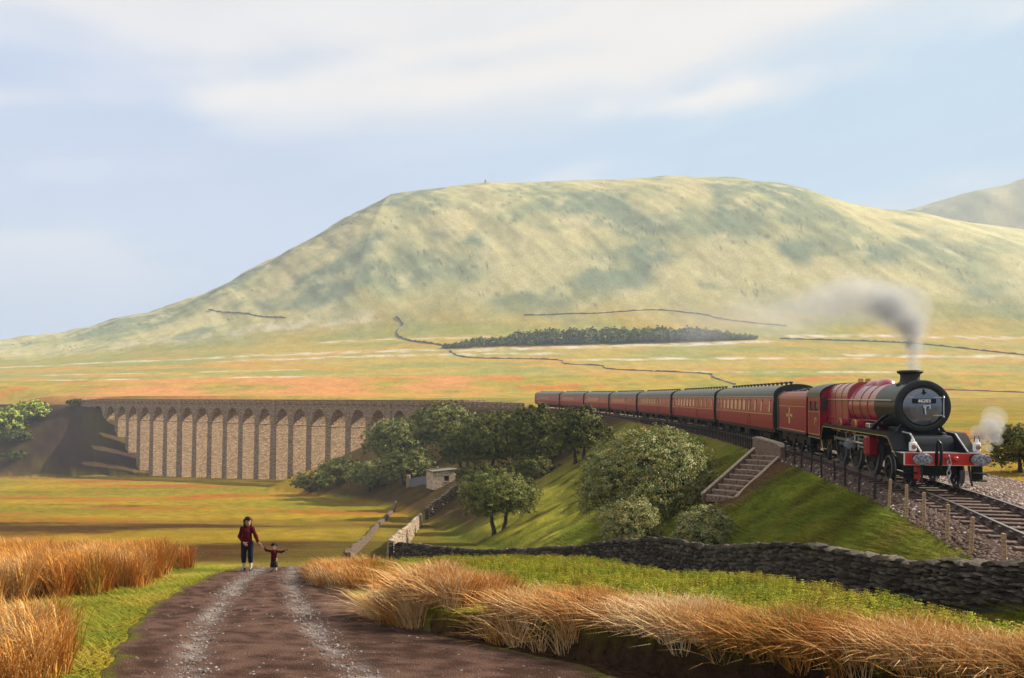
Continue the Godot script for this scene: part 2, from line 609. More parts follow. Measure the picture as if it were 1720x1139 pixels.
func cover(x: float, d: float, y: float) -> Color:
	var w := Vector3()
	var p1 := nz_b.get_noise_2d(x * 2.6, d * 2.6)
	var p2 := nz_a.get_noise_2d(x * 0.9 + 300.0, d * 1.6)
	var p3 := nz_d.get_noise_2d(x * 0.8, d * 0.8)
	if d < 470.0 and (x - tab(CX, maxf(d, 0.0))) * tab(CC, maxf(d, 0.0)) < 4.0:
		var v := tab(VT, maxf(d, 0.0))
		w = blend(Vector3(0.45, 0.31, 0.03), Vector3(0.31, 0.26, 0.028), 0.5 + 1.6 * p1)
		var p4 := nz_a.get_noise_2d(x * 0.35 - 700.0, d * 0.9 + 90.0)
		w = blend(w, Vector3(0.46, 0.17, 0.03), (p4 - 0.12 + 0.25 * p3) * 4.0)
		var near := smoothstep(170.0, 100.0, d) * smoothstep(44.0, 54.0, d)
		w = blend(w, Vector3(0.25, 0.17, 0.03), near * (0.5 + 1.2 * p1))
		var p5 := nz_a.get_noise_2d(x * 0.3 + 40.0, d * 0.7 - 300.0)
		w = blend(w, Vector3(0.10, 0.05, 0.016), (p5 - 0.05 + 0.6 * near - 0.45 + 0.2 * p3) * 3.4)
		w = blend(w, Vector3(0.18, 0.16, 0.03), smoothstep(-26.0, -12.0, x) * smoothstep(230.0, 180.0, d) * 0.6)
		var fore := smoothstep(52.0, 44.0, d)
		var turf := blend(Vector3(0.17, 0.19, 0.018), Vector3(0.27, 0.21, 0.025), 0.5 + 1.5 * p3)
		turf = blend(turf, Vector3(0.20, 0.09, 0.022), (p2 - 0.1) * 3.0)
		w = blend(w, turf, fore)
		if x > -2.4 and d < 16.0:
			w = blend(w, Vector3(0.07, 0.04, 0.025), smoothstep(0.35, 0.1, d - along(SHADE_BANK, x) + 0.15 * p3) * smoothstep(-2.4, -1.6, x + 0.1 * (d - 12.0)))  # dark soil colour stands in for the shadow below the grass band
		var field := smoothstep(-9.0, -6.0, x + 0.02 * (d - 49.0)) * smoothstep(47.0, 50.0, d)
		w = blend(w, blend(Vector3(0.16, 0.19, 0.02), Vector3(0.20, 0.155, 0.03), 0.4 + 1.4 * p2 + 0.5 * p3), field)
		var bank := smoothstep(0.2, 1.4, y - v)
		if bank > 0.0 and x > -60.0:
			var green := blend(Vector3(0.22, 0.27, 0.03), Vector3(0.40, 0.38, 0.05), smoothstep(40.0, 80.0, d) + p3)
			var p6 := nz_d.get_noise_2d(x * 0.22 + y * 0.3, d * 0.9)
			green = blend(green, Vector3(0.11, 0.10, 0.02), (p6 - 0.1) * 3.0)
			green = blend(green, Vector3(0.20, 0.11, 0.05), smoothstep(-2.2, -1.0, y) * (0.25 + 1.2 * p3) * smoothstep(36.0, 46.0, d))
			green = blend(green, Vector3(0.15, 0.085, 0.04), smoothstep(0.44, 0.56, 1.0 - absf(d - 43.0 - 0.4 * (x - 13.0)) / 9.0 + 0.12 * p3) * smoothstep(9.0, 11.0, x))
			green = blend(green, Vector3(0.12, 0.08, 0.03), smoothstep(84.0, 104.0, d + 8.0 * p3 - x * 1.2))
			w = blend(w, green, bank)
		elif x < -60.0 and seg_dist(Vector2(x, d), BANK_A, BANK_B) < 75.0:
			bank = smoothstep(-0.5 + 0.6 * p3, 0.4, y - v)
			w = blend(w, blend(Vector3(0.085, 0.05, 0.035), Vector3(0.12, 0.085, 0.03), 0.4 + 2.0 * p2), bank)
	elif d < 640.0:
		w = blend(Vector3(0.45, 0.31, 0.05), Vector3(0.33, 0.29, 0.05), 0.45 + 1.8 * p1)
		w = blend(w, Vector3(0.50, 0.20, 0.04), (nz_a.get_noise_2d(x * 0.4, d * 0.55) - 0.2) * 4.0)
		w = blend(w, Vector3(0.24, 0.24, 0.05), (p2 - 0.1) * 2.2)
		w = blend(w, Vector3(0.58, 0.27, 0.09), 1.1 * smoothstep(470.0, 520.0, d) * smoothstep(20.0, -60.0, x) * smoothstep(-380.0, -300.0, x) * (0.75 + 1.6 * nz_b.get_noise_2d(x * 2.0, d * 3.0)))
	else:
		w = blend(Vector3(0.44, 0.33, 0.09), Vector3(0.31, 0.30, 0.085), 0.5 + 2.4 * nz_b.get_noise_2d(x * 0.8, d * 2.2))
		w = blend(w, Vector3(0.30, 0.30, 0.10), smoothstep(-150.0, -500.0, x) * 0.7)
		w = blend(w, Vector3(0.50, 0.30, 0.07), (nz_b.get_noise_2d(x * 0.9 + 500.0, d * 2.6) - 0.08) * 4.0 * smoothstep(950.0, 750.0, d))
		# limestone scars: long pale shelves across the moor
		for q in SCARS:
			if x > q[0] and x < q[2]:
				var f: float = (x - q[0]) / (q[2] - q[0])
				var off: float = absf(d - lerpf(q[1], q[3], f) - 10.0 * nz_b.get_noise_2d(x * 1.2, float(q[1]))) / q[4]
				w = blend(w, Vector3(0.64, 0.56, 0.46), smoothstep(1.0, 0.3, off) * (0.55 + 1.6 * p2) * smoothstep(0.0, 0.08, f) * smoothstep(1.0, 0.92, f))
		var up := smoothstep(900.0, 1040.0, d)
		if up > 0.0:
			var q1 := nz_c.get_noise_2d(x * 0.9 - d * 0.45, d * 1.2 + 33.0)
			var q2 := nz_b.get_noise_2d(x * 2.2 + d * 1.3, d * 0.5 - x * 0.4)
			var q3 := nz_b.get_noise_2d(x * 5.5 + d * 3.4, d * 1.1 - x * 0.8)
			var h := blend(Vector3(0.589, 0.523, 0.280), Vector3(0.454, 0.444, 0.237), 0.5 + 2.0 * q1)
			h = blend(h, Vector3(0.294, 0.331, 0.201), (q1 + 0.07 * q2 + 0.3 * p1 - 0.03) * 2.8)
			h = blend(h, Vector3(0.249, 0.295, 0.195), (nz_c.get_noise_2d(x * 1.1 + 900.0, d * 1.5) - 0.10) * 3.6)  # blue-green patches: cloud shadow put into the colour
			h = blend(h, Vector3(0.646, 0.586, 0.340), (p1 - 0.16) * 1.8)
			h = blend(h, Vector3(0.17, 0.17, 0.11), smoothstep(0.035, 0.008, absf(q3)) * smoothstep(0.02, 0.22, q1 + p1) * 0.8)
			h = blend(h, Vector3(0.648, 0.610, 0.352), smoothstep(430.0, 720.0, x - (1500.0 - d) * 0.3) * smoothstep(2000.0, 1700.0, d) * (0.6 + q2))
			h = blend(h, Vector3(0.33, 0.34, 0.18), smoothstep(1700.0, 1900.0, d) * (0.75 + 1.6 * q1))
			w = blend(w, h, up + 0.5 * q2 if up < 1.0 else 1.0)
	w *= 0.88 + 0.35 * p3 * smoothstep(700.0, 100.0, d) + 0.12 * nz_a.get_noise_2d(x * 1.2, d * 1.2)
	return Color(clampf(w.x, 0, 1), clampf(w.y, 0, 1), clampf(w.z, 0, 1))

# one continuous sheet, its grid closer where one stands nearer
func sheet(called: String, cols: PackedFloat32Array, rows: PackedFloat32Array, m: Material) -> void:
	var nx := cols.size()
	var g := Geo.new()
	var hs := PackedFloat32Array()
	for r in rows.size():
		var d := rows[r]
		for k in nx:
			var x := cols[k] * (d + 6.0)
			var y := land(x, d)
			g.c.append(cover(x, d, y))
			if d < 46.0 and d > 2.0:
				var q := path_offset(x, d)
				if absf(q.x) < q.y - 0.25: y -= 0.16
			if d < 236.0:
				var e := (x - tab(CX, d)) * tab(CC, d)
				if e > -1.9 and e < 5.2: y -= 0.14
			g.v.append(Vector3(x, y, -d))
	g.n.resize(g.v.size())
	for r in rows.size():
		for k in nx:
			var i := r * nx + k
			var a := g.v[i - 1 if k > 0 else i]
			var b := g.v[i + 1 if k < nx - 1 else i]
			var p := g.v[i - nx if r > 0 else i]
			var q := g.v[i + nx if r < rows.size() - 1 else i]
			g.n[i] = (b - a).cross(q - p).normalized()
	for r in rows.size() - 1:
		for k in nx - 1:
			var i := r * nx + k
			g.ix.append(i); g.ix.append(i + nx); g.ix.append(i + 1)
			g.ix.append(i + 1); g.ix.append(i + nx); g.ix.append(i + nx + 1)
	structure(called, g, m)

const PATH := [[0, 0.6, 3.2], [5, 0.0, 3.3], [9.5, -1.9, 3.2], [11.0, -2.75, 2.85], [12.9, -3.95, 2.45], [14.6, -4.7, 2.3], [19, -6.0, 2.05], [22.5, -7.0, 1.85], [26, -7.9, 1.55], [30, -8.8, 1.25], [36, -9.9, 1.1], [46, -11.5, 1.0]]
var path_x := PackedFloat32Array()
var path_w := PackedFloat32Array()

# (distance from the middle of the farm track, its half width)
const RUT_WEST := [[0, -0.6], [5, -2.2], [9.5, -3.95], [14.6, -5.7], [24, -8.1], [30, -9.3], [46, -11.9]]
const RUT_EAST := [[0, 1.6], [5, 0.1], [9.5, -1.9], [15, -4.05], [22, -6.3], [26, -7.35], [30, -8.35], [46, -11.1]]

func path_offset(x: float, d: float) -> Vector2:
	if path_x.is_empty():
		var a := []
		var b := []
		for p in PATH:
			a.append([p[0], p[1]]); b.append([p[0], p[2]])
		for k in 48:
			path_x.append(spline(a, k)); path_w.append(along(b, k))
	return Vector2((x - tab(path_x, d)) * 0.93, tab(path_w, d))

func build_land() -> void:
	lay_out()
	path_offset(0, 10)
	var turf := flat("turf", 1, 1, 1, 1.0)
	turf.metallic_specular = 0.15
	grain(turf, noise_tex(31, 0.035, lin(0.50, 0.48, 0.46), lin(1, 1, 1), 6, 512), 0.22, noise_tex(32, 0.06, Color.BLACK, Color.WHITE, 5, 512), 9.0)
	vertex(turf)
	var cols := PackedFloat32Array()
	for u in [-2.6, -2.0, -1.6, -1.3, -1.1, -0.98, -0.9, -0.84]: cols.append(u)
	for k in 651: cols.append(-0.8 + 1.6 * k / 650.0)
	for u in [0.84, 0.9, 0.98, 1.1, 1.3, 1.6, 2.0, 2.6]: cols.append(u)
	var near := PackedFloat32Array([-5.0, -3.0, -1.0, 0.5])
	var d := 1.5
	while d < 470.0:
		near.append(d)
		d *= 1.0165
	near.append(470.0)
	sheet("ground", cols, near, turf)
	var far := PackedFloat32Array()
	d = 470.0
	while d < 3900.0:
		far.append(d)
		d += clampf(d * 0.0125, 3.0, 7.0) if d < 1600.0 else 25.0
	var moor := flat("moorland", 1, 1, 1, 1.0)
	moor.metallic_specular = 0.1
	grain(moor, noise_tex(37, 0.03, lin(0.76, 0.75, 0.72), lin(1, 1, 1), 6, 512), 1.0 / 70.0)
	vertex(moor)
	moor.detail_enabled = true
	moor.detail_blend_mode = BaseMaterial3D.BLEND_MODE_MUL
	moor.detail_uv_layer = BaseMaterial3D.DETAIL_UV_2
	moor.uv2_triplanar = true
	moor.uv2_world_triplanar = true
	moor.uv2_scale = Vector3.ONE / 420.0
	moor.detail_albedo = noise_tex(38, 0.022, lin(0.80, 0.81, 0.78), lin(1, 1, 1), 7, 1024)
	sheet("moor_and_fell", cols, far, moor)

	# the farm track: trodden earth with two pale, stony wheel lines
	var g := Geo.new()
	var nd := 330
	var na := 64
	for i in nd:
		var dd := 2.0 + 41.0 * pow(float(i) / (nd - 1), 1.3)
		var cx := tab(path_x, dd)
		var hw := tab(path_w, dd)
		var rl := spline(RUT_WEST, dd)
		var rr := spline(RUT_EAST, dd)
		for j in na + 1:
			var f := -1.0 + 2.0 * j / na
			var edge := hw * (1.0 + 0.10 * nz_d.get_noise_2d(dd * 1.3, 60.0 * signf(f)))
			var q := f * edge
			var x := cx + q / 0.93
			var rut_l := x - rl + 0.1 * nz_d.get_noise_2d(dd * 0.5, 8.0)
			var rut_r := x - rr + 0.1 * nz_d.get_noise_2d(dd * 0.5, 80.0)
			var dip := 0.055 * (exp(-rut_l * rut_l / 0.05) + exp(-rut_r * rut_r / 0.05))
			var y := land(x, dd) + 0.02 - dip + 0.012 * nz_d.get_noise_2d(x * 9, dd * 9) - 0.12 * smoothstep(0.93, 1.0, absf(f))
			g.v.append(Vector3(x, y, -dd))
			var p := nz_d.get_noise_2d(x * 6, dd * 6)
			var p2 := nz_d.get_noise_2d(x * 1.1 + 50, dd * 1.1)
			var w := blend(Vector3(0.19, 0.11, 0.085), Vector3(0.075, 0.04, 0.03), 0.5 + 1.3 * p + 0.8 * p2)
			w = blend(w, Vector3(0.40, 0.33, 0.30), 1.15 * (exp(-rut_l * rut_l / 0.035) * (0.5 + 1.5 * p + p2) + exp(-rut_r * rut_r / 0.03) * (0.5 + 1.5 * p - p2)))
			w = blend(w, Vector3(0.17, 0.17, 0.03), smoothstep(0.86, 0.97, absf(f) + 0.10 * p))
			g.c.append(Color(w.x, w.y, w.z))
	g.n.resize(g.v.size())
	var nx := na + 1
	for i in nd:
		for j in nx:
			var k := i * nx + j
			g.n[k] = (g.v[k + 1 if j < na else k] - g.v[k - 1 if j > 0 else k]).cross(g.v[k + nx if i < nd - 1 else k] - g.v[k - nx if i > 0 else k]).normalized()
	for i in nd - 1:
		for j in na:
			var k := i * nx + j
			g.ix.append(k); g.ix.append(k + nx); g.ix.append(k + 1)
			g.ix.append(k + 1); g.ix.append(k + nx); g.ix.append(k + nx + 1)
	var earth := vertex(flat("earth", 1, 1, 1, 0.95))
	earth.metallic_specular = 0.2
	grain(earth, noise_tex(33, 0.05, lin(0.5, 0.5, 0.5), lin(1, 1, 1), 6, 512), 0.9, noise_tex(34, 0.09, Color.BLACK, Color.WHITE, 5, 512), 3.0)
	structure("path", g, earth)

	# the ballast bed the rails lie on
	g = Geo.new()
	var prof := [[-2.0, -0.48], [-1.7, -0.30], [-1.5, -0.22], [1.5, -0.22], [1.9, -0.30], [3.2, -0.36], [5.4, -0.40], [5.7, -0.55]]
	var steps := 190
	var m := prof.size()
	for i in steps:
		var s := CS[2] + (CS[246] - CS[2]) * pow(float(i) / (steps - 1), 1.4)
		for p in prof:
			var o := on_line(s, p[0], p[1])
			var q := nz_d.get_noise_2d(o.x * 5, o.z * 5)
			o.y += 0.03 * q
			g.v.append(o)
			var w := blend(Vector3(0.42, 0.32, 0.27), Vector3(0.27, 0.185, 0.15), 0.5 + q)
			w = blend(w, Vector3(0.13, 0.09, 0.075), 0.85 * smoothstep(2.1, 1.4, absf(p[0]) + 0.3 * q))
			w = blend(w, Vector3(0.15, 0.095, 0.07), 0.9 * smoothstep(-1.3, -1.6, p[0]))
			g.c.append(Color(w.x, w.y, w.z))
	g.n.resize(g.v.size())
	for i in steps:
		for j in m:
			var k := i * m + j
			g.n[k] = (g.v[k + 1 if j < m - 1 else k] - g.v[k - 1 if j > 0 else k]).cross(g.v[k + m if i < steps - 1 else k] - g.v[k - m if i > 0 else k]).normalized()
	for i in steps - 1:
		for j in m - 1:
			var k := i * m + j
			g.ix.append(k); g.ix.append(k + m); g.ix.append(k + 1)
			g.ix.append(k + 1); g.ix.append(k + m); g.ix.append(k + m + 1)
	var stone := vertex(flat("ballast_stone", 1, 1, 1, 0.95))
	stone.metallic_specular = 0.2
	grain(stone, noise_tex(35, 0.10, lin(0.35, 0.35, 0.35), lin(1, 1, 1), 3, 512, FastNoiseLite.TYPE_CELLULAR), 0.7, noise_tex(36, 0.10, Color.BLACK, Color.WHITE, 3, 512, FastNoiseLite.TYPE_CELLULAR), 6.0)
	structure("ballast", g, stone)

# ---------------------------------------------------------------- the viaduct
func masonry(called: String, seed_: int, tones: Array, joint: Color, bw := 20, bh := 10, side := 512) -> ImageTexture:
	var im := Image.create(side, side, false, Image.FORMAT_RGB8)
	im.fill(joint)
	var rng := RandomNumberGenerator.new()
	rng.seed = seed_
	var y := 0
	while y < side:
		var hh := mini(bh + rng.randi_range(-2, 2), side - y)
		if side - y - hh < 5: hh = side - y
		var x := rng.randi_range(-bw, 0)
		while x < side:
			var ww := bw + rng.randi_range(-7, 8)
			var a: Color = tones[rng.randi() % tones.size()]
			var c := a.lerp(tones[rng.randi() % tones.size()], rng.randf() * 0.6)
			c = c * rng.randf_range(0.78, 1.12)
			im.fill_rect(Rect2i(x + 1, y + 1, ww - 1, hh - 1).intersection(Rect2i(0, 0, side, side)), c)
			x += ww
		y += hh
	var sp := noise(seed_ + 1, 0.05, 4)
	for j in side:
		for i in side:
			im.set_pixel(i, j, im.get_pixel(i, j) * (1.0 + 0.3 * sp.get_noise_2d(i, j)))
	return ImageTexture.create_from_image(im)

func build_viaduct() -> void:
	var tones := [lin(0.31, 0.215, 0.135), lin(0.25, 0.17, 0.105), lin(0.39, 0.285, 0.185), lin(0.17, 0.11, 0.07), lin(0.31, 0.205, 0.12)]
	var stone := flat("viaduct_stone", 1, 1, 1, 0.95)
	stone.metallic_specular = 0.2
	grain(stone, masonry("viaduct", 5, tones, lin(0.16, 0.12, 0.09)), 1.0 / 15.0)
	stone.uv1_triplanar_sharpness = 6.0
	var s0 := tab(CS, VIADUCT_S)
	var s1 := tab(CS, VIADUCT_N)
	var bays := 22
	var pitch := (s1 - s0) / bays
	var at := on_line((s0 + s1) * 0.5)
	var root := thing("viaduct", "long curving stone railway viaduct with a row of tall round arches", "viaduct", at)
	var W := 3.45
	var spring := -7.6
	var crown := -1.5
	for i in bays + 1:
		var s := s0 + pitch * i
		var king := i % 6 == 3
		var th := 4.1 if king else 3.2
		var p := on_line(s)
		var q := on_line(s + 0.5) - on_line(s - 0.5)
		var ax := Vector3(q.x, 0, q.z).normalized()
		var az := ax.cross(Vector3.UP)
		var low := minf(land(p.x, -p.z), minf(land(p.x + az.x * 5 + ax.x * 3, -p.z - az.z * 5 - ax.z * 3), minf(land(p.x - az.x * 5 + ax.x * 3, -p.z + az.z * 5 - ax.z * 3), land(p.x - az.x * 5 - ax.x * 3, -p.z + az.z * 5 + ax.z * 3)))) - 2.5
		if low > spring - 0.5:
			continue
		low = minf(low, tab(VT, -p.z) - 2.0)
		var g := Geo.new()
		var hgt := spring - 0.5 - low
		var bt := hgt / 48.0
		var o := p - at
		var r := []
		for k in [[low, th * 0.5 + bt * 0.5, W + bt], [spring - 0.5, th * 0.5, W]]:
			for w in [[-1, -1], [1, -1], [1, 1], [-1, 1]]:
				r.append(Vector3(o.x, k[0] - at.y, o.z) + ax * (w[0] * k[1]) + az * (w[1] * k[2]))
		var mid := Vector3(o.x, (low + spring) * 0.5 - at.y, o.z)
		for k in 4:
			g.oquad(r[k], r[(k + 1) % 4], r[4 + (k + 1) % 4], r[4 + k], mid)
		var pier := part("king_pier" if king else "pier", g, stone, root)
		var im := Geo.new()
		var bs := Basis(ax, Vector3.UP, ax.cross(Vector3.UP))
		im.box(Vector3(o.x, spring - 0.25 - at.y, o.z), Vector3(th + 0.5, 0.5, W * 2 + 0.5), 0.06, bs)
		part("impost", im, stone, pier)
		if king:
			var ps := Geo.new()
			for sd: float in [-1.0, 1.0]:
				ps.box(Vector3(o.x, (spring + 1.9) * 0.5 - at.y, o.z) + az * (sd * (W + 0.16)), Vector3(th * 0.62, 1.9 - spring, 0.36), 0.05, bs)
			part("pilaster", ps, stone, pier)
	for i in bays:
		var sa := s0 + pitch * i
		var a := on_line(sa)
		var b := on_line(sa + pitch)
		var ax := Vector3(b.x - a.x, 0, b.z - a.z)
		var L := ax.length()
		ax /= L
		var az := ax.cross(Vector3.UP)
		var ka := 2.05 if i % 6 == 3 else 1.6
		var kb := 2.05 if (i + 1) % 6 == 3 else 1.6
		var top := rail_level(260.0) - 0.25
		var poly := PackedVector2Array([Vector2(0, spring), Vector2(ka, spring)])
		var hw := (L - ka - kb) * 0.5
		for k in range(1, 20):
			var f := PI * k / 20.0
			poly.append(Vector2(ka + hw - hw * cos(f), spring + (crown - spring) * sin(f)))
		poly.append(Vector2(L - kb, spring)); poly.append(Vector2(L, spring))
		poly.append(Vector2(L, top)); poly.append(Vector2(0, top))
		var o := a - at
		o.y = -at.y
		var g := Geo.new()
		g.prism(poly, o - az * W, ax, Vector3.UP, az * (W * 2))
		var arch := part("arch", g, stone, root)
		# ring of voussoirs, standing a little proud
		var rg := Geo.new()
		for sd: float in [-1.0, 1.0]:
			var n := 17
			for k in n:
				var f0 := PI * (k + 0.04) / n
				var f1 := PI * (k + 0.96) / n
				var q := PackedVector2Array()
				for w in [[f0, 0.0], [f1, 0.0], [f1, 0.62], [f0, 0.62]]:
					q.append(Vector2(ka + hw - (hw + w[1]) * cos(w[0]), spring + (crown - spring + w[1]) * sin(w[0])))
				rg.prism(q, o + az * (sd * W - 0.04), ax, Vector3.UP, az * 0.08)
		var ring := part("arch_ring", rg.mesh(), stone, arch)
		ring.set_meta("kind", "stuff")
		g = Geo.new()
		var bs := Basis(ax, Vector3.UP, ax.cross(Vector3.UP))
		g.box(o + ax * L * 0.5 + Vector3.UP * (top + 0.2), Vector3(L + 0.12, 0.4, W * 2 + 0.6), 0.05, bs)
		part("string_course", g, stone, root)
		g = Geo.new()
		for sd: float in [-1.0, 1.0]:
			g.box(o + ax * L * 0.5 + az * (sd * (W - 0.05)) + Vector3.UP * (top + 0.95), Vector3(L + 0.1, 1.1, 0.45), 0.0, bs)
			g.box(o + ax * L * 0.5 + az * (sd * (W - 0.05)) + Vector3.UP * (top + 1.6), Vector3(L + 0.14, 0.2, 0.62), 0.04, bs)
		part("parapet", g, stone, root)
	# solid ends where the arches meet the banks
	for e in 2:
		var s := s0 - 4.2 if e == 0 else s1 + 4.5
		var p := on_line(s)
		var q := on_line(s + 0.5) - on_line(s - 0.5)
		var ax := Vector3(q.x, 0, q.z).normalized()
		var bs := Basis(ax, Vector3.UP, ax.cross(Vector3.UP))
		var g := Geo.new()
		var o := p - at
		g.box(Vector3(o.x, -8.0 - at.y, o.z), Vector3(9.5, 17.4, 7.4), 0.08, bs)
		g.box(Vector3(o.x, 1.2 - at.y, o.z), Vector3(9.8, 1.0, 7.8), 0.08, bs)
		g.box(Vector3(o.x, 1.95 - at.y, o.z) - ax * (4.0 if e == 0 else -4.0), Vector3(1.6, 0.7, 8.0), 0.06, bs)
		part("abutment", g, stone, root)
	var wing := Geo.new()
	for k in 7:
		var a := on_line(s0 - 9.0 - k * 6.0, -3.0)
		var b := on_line(s0 - 15.1 - k * 6.0, -3.0)
		var m := (a + b) * 0.5 - at
		var ax := (b - a).normalized()
		wing.box(m + Vector3.UP * 0.25, Vector3((b - a).length(), 1.7, 0.5), 0.05, Basis(ax, Vector3.UP, ax.cross(Vector3.UP)))
	part("wing_wall", wing, stone, root)

# ---------------------------------------------------------------- rails, sleepers, lineside fence
func build_track() -> void:
	var root := thing("railway_track", "single railway track on timber sleepers curving along the embankment top", "railway track")
	var steel := flat("worn_rail", 0.42, 0.42, 0.43, 0.32, 1.0)
	var rust := flat("rusty_rail", 0.075, 0.045, 0.035, 0.8)
	var woods := []
	for k in 4:
		var m := flat("sleeper_wood_%d" % k, 1, 1, 1, 0.9)
		var f := 0.8 + 0.25 * k
		grain(m, noise_tex(40 + k, 0.05, lin(0.03 * f, 0.016 * f, 0.012 * f), lin(0.095 * f, 0.052 * f, 0.04 * f), 5, 128), 1.6, null, 0.0, false)
		woods.append(m)
	var sleeper := Geo.new()
	sleeper.box(Vector3.ZERO, Vector3(2.6, 0.15, 0.26), 0.015)
	var sm := sleeper.mesh()
	var chair := Geo.new()
	chair.box(Vector3(0, 0.09, 0), Vector3(0.36, 0.05, 0.19), 0.012)
	for q in [-1, 1]:
		chair.box(Vector3(q * 0.085, 0.15, 0), Vector3(0.06, 0.09, 0.14), 0.012)
	var cm := chair.mesh()
	var iron := flat("chair_iron", 0.06, 0.04, 0.032, 0.8)
	var rng := RandomNumberGenerator.new()
	rng.seed = 30
	var s := tab(CS, 3.0)
	var end := tab(CS, 92.0)
	while s < end:
		var p := on_line(s, rng.randf_range(-0.03, 0.03), -0.225)
		var q := on_line(s + 0.3) - on_line(s - 0.3)
		var o := part("sleeper", sm, woods[rng.randi() % 4], root)
		o.position = p
		o.rotation.y = atan2(q.x, q.z) + rng.randf_range(-0.012, 0.012)
		if s < tab(CS, 30.0):
			for sd: float in [-1.0, 1.0]: part("rail_chair", cm, iron, o).position.x = sd * 0.75
		s += 0.72
	for sd: float in [-1.0, 1.0]:
		for run in 2:
			var g := Geo.new()
			var prof := [[-0.035, -0.02], [-0.035, 0.0], [0.035, 0.0], [0.035, -0.02]] if run == 0 else [[-0.033, -0.021], [-0.008, -0.05], [-0.008, -0.11], [-0.055, -0.145], [0.055, -0.145], [0.008, -0.11], [0.008, -0.05], [0.033, -0.021]]
			var from := tab(CS, 1.0)
			var to := tab(CS, 236.0)
			var n := 180
			var prev := []
			for i in n:
				var ss := from + (to - from) * pow(float(i) / (n - 1), 1.25)
				var ring := []
				for p in prof:
					ring.append(on_line(ss, sd * 0.7525 + p[0], p[1]))
				if i > 0:
					var ctr: Vector3 = (prev[0] + prev[-1] + ring[0] + ring[-1]) * 0.25 + Vector3(0, -0.01 if run == 0 else -0.05, 0)
					for k in prof.size() - 1:
						g.oquad(prev[k], prev[k + 1], ring[k + 1], ring[k], ctr)
				prev = ring
			if run == 0:
				part("rail", g, steel, root)
			else:
				part("rail_web", g, rust, root.get_child(root.get_child_count() - 1))
	# loose stones of the ballast
	var st := pebble(91, 0.75)
	var mm := MultiMesh.new()
	mm.transform_format = MultiMesh.TRANSFORM_3D
	mm.use_colors = true
	mm.mesh = st
	mm.instance_count = 26000
	for i in 26000:
		var ss := tab(CS, 6.0) + 90.0 * pow(rng.randf(), 1.8)
		var f := rng.randf()
		var side := rng.randf_range(-2.15, -1.1) if f < 0.38 else rng.randf_range(-0.7, 0.7) if f < 0.55 else rng.randf_range(1.1, 5.5)
		var up := -0.245
		if side < -1.5: up = lerpf(-0.24, -0.52, (-1.5 - side) / 0.9)
		elif side > 1.5: up = lerpf(-0.24, -0.40, minf((side - 1.5) / 2.0, 1.0))
		var p := on_line(ss, side, up)
		var z := rng.randf_range(0.025, 0.065)
		mm.set_instance_transform(i, Transform3D(Basis.from_euler(Vector3(rng.randf() * TAU, rng.randf() * TAU, 0)).scaled(Vector3.ONE * z), p))
		var tone := rng.randf_range(0.5, 1.25)
		var c := Vector3(0.38, 0.29, 0.25) if side > 1.0 else Vector3(0.14, 0.088, 0.066)
		if rng.randf() < (0.10 if side > 1.0 else 0.04): c = Vector3(0.5, 0.45, 0.41)
		mm.set_instance_color(i, Color(c.x * tone, c.y * tone, c.z * tone))
	var mi := MultiMeshInstance3D.new()
	mi.name = "ballast_stones"
	mi.multimesh = mm
	mi.material_override = vertex(flat("loose_stone", 1, 1, 1, 0.95))
	add_child(mi)
	tag(mi, "loose grey and brown ballast stones strewn beside and between the rails", "ballast stones", "", "stuff")

	# post and wire fence on the valley side
	var weather := flat("weathered_post", 1, 1, 1, 0.9)
	grain(weather, noise_tex(45, 0.06, lin(0.20, 0.12, 0.06), lin(0.50, 0.34, 0.20), 4, 128), 3.0, null, 0.0, false)
	var tarred := flat("tarred_post", 0.02, 0.017, 0.015, 0.8)
	var wire := flat("fence_wire", 0.20, 0.19, 0.18, 0.6, 0.7)
	var fence := thing("lineside_fence", "low post and wire fence along the valley side of the track", "fence", on_line(tab(CS, 20.0), -2.0, -0.5))
	var tops := []
	var k := 0
	s = tab(CS, 12.6)
	while s < tab(CS, 43.0):
		var p := on_line(s, -2.05 + rng.randf_range(-0.05, 0.05))
		p.y = land(p.x, -p.z) - 0.15
		var h := rng.randf_range(0.98, 1.12)
		var g := Geo.new()
		var lean := Vector3(rng.randf_range(-0.05, 0.05), 0, rng.randf_range(-0.05, 0.05))
		var b := Basis(Vector3.RIGHT, (Vector3.UP + lean).normalized(), Vector3.BACK)
		g.box(Vector3.UP * h * 0.5, Vector3(0.07, h, 0.07), 0.01, b)
		var o := part("fence_post", g, weather if -p.z < 26.0 else tarred, fence)
		o.position = p - fence.position
		tops.append(p - fence.position + b * (Vector3.UP * h))
		s += 1.95
		k += 1
	for lv in [0.10, 0.42, 0.74]:
		var g := Geo.new()
		var pts := []
		for t in tops: pts.append(t + Vector3(0.05, -lv, 0))
		g.tube(pts, [0.004], 4)
		part("wire", g, wire, fence)
	var fence2 := thing("paling_fence", "dark close-set paling fence below the coaches above the grassy bank", "fence", on_line(tab(CS, 60.0), -2.1, -0.5))
	s = tab(CS, 48.2)
	var pale := Geo.new()
	pale.box(Vector3(0, 0.55, 0), Vector3(0.07, 1.2, 0.05), 0.0)
	var pm := pale.mesh()
	var mid := []
	while s < tab(CS, 104.0):
		var p := on_line(s, -2.1)
		p.y = land(p.x, -p.z) - 0.1
		var o := part("pale", pm, tarred, fence2)
		o.position = p - fence2.position
		mid.append(o.position + Vector3(0, 0.85, 0))
		s += 0.62
	var rg := Geo.new()
	rg.tube(mid, [0.035], 4)
	part("fence_rail", rg, tarred, fence2)
	# fence across the line
	var fence3 := thing("pasture_fence", "short post and wire fence on the far side of the track by a bush", "fence", Vector3(25, 0, -40))
	tops = []
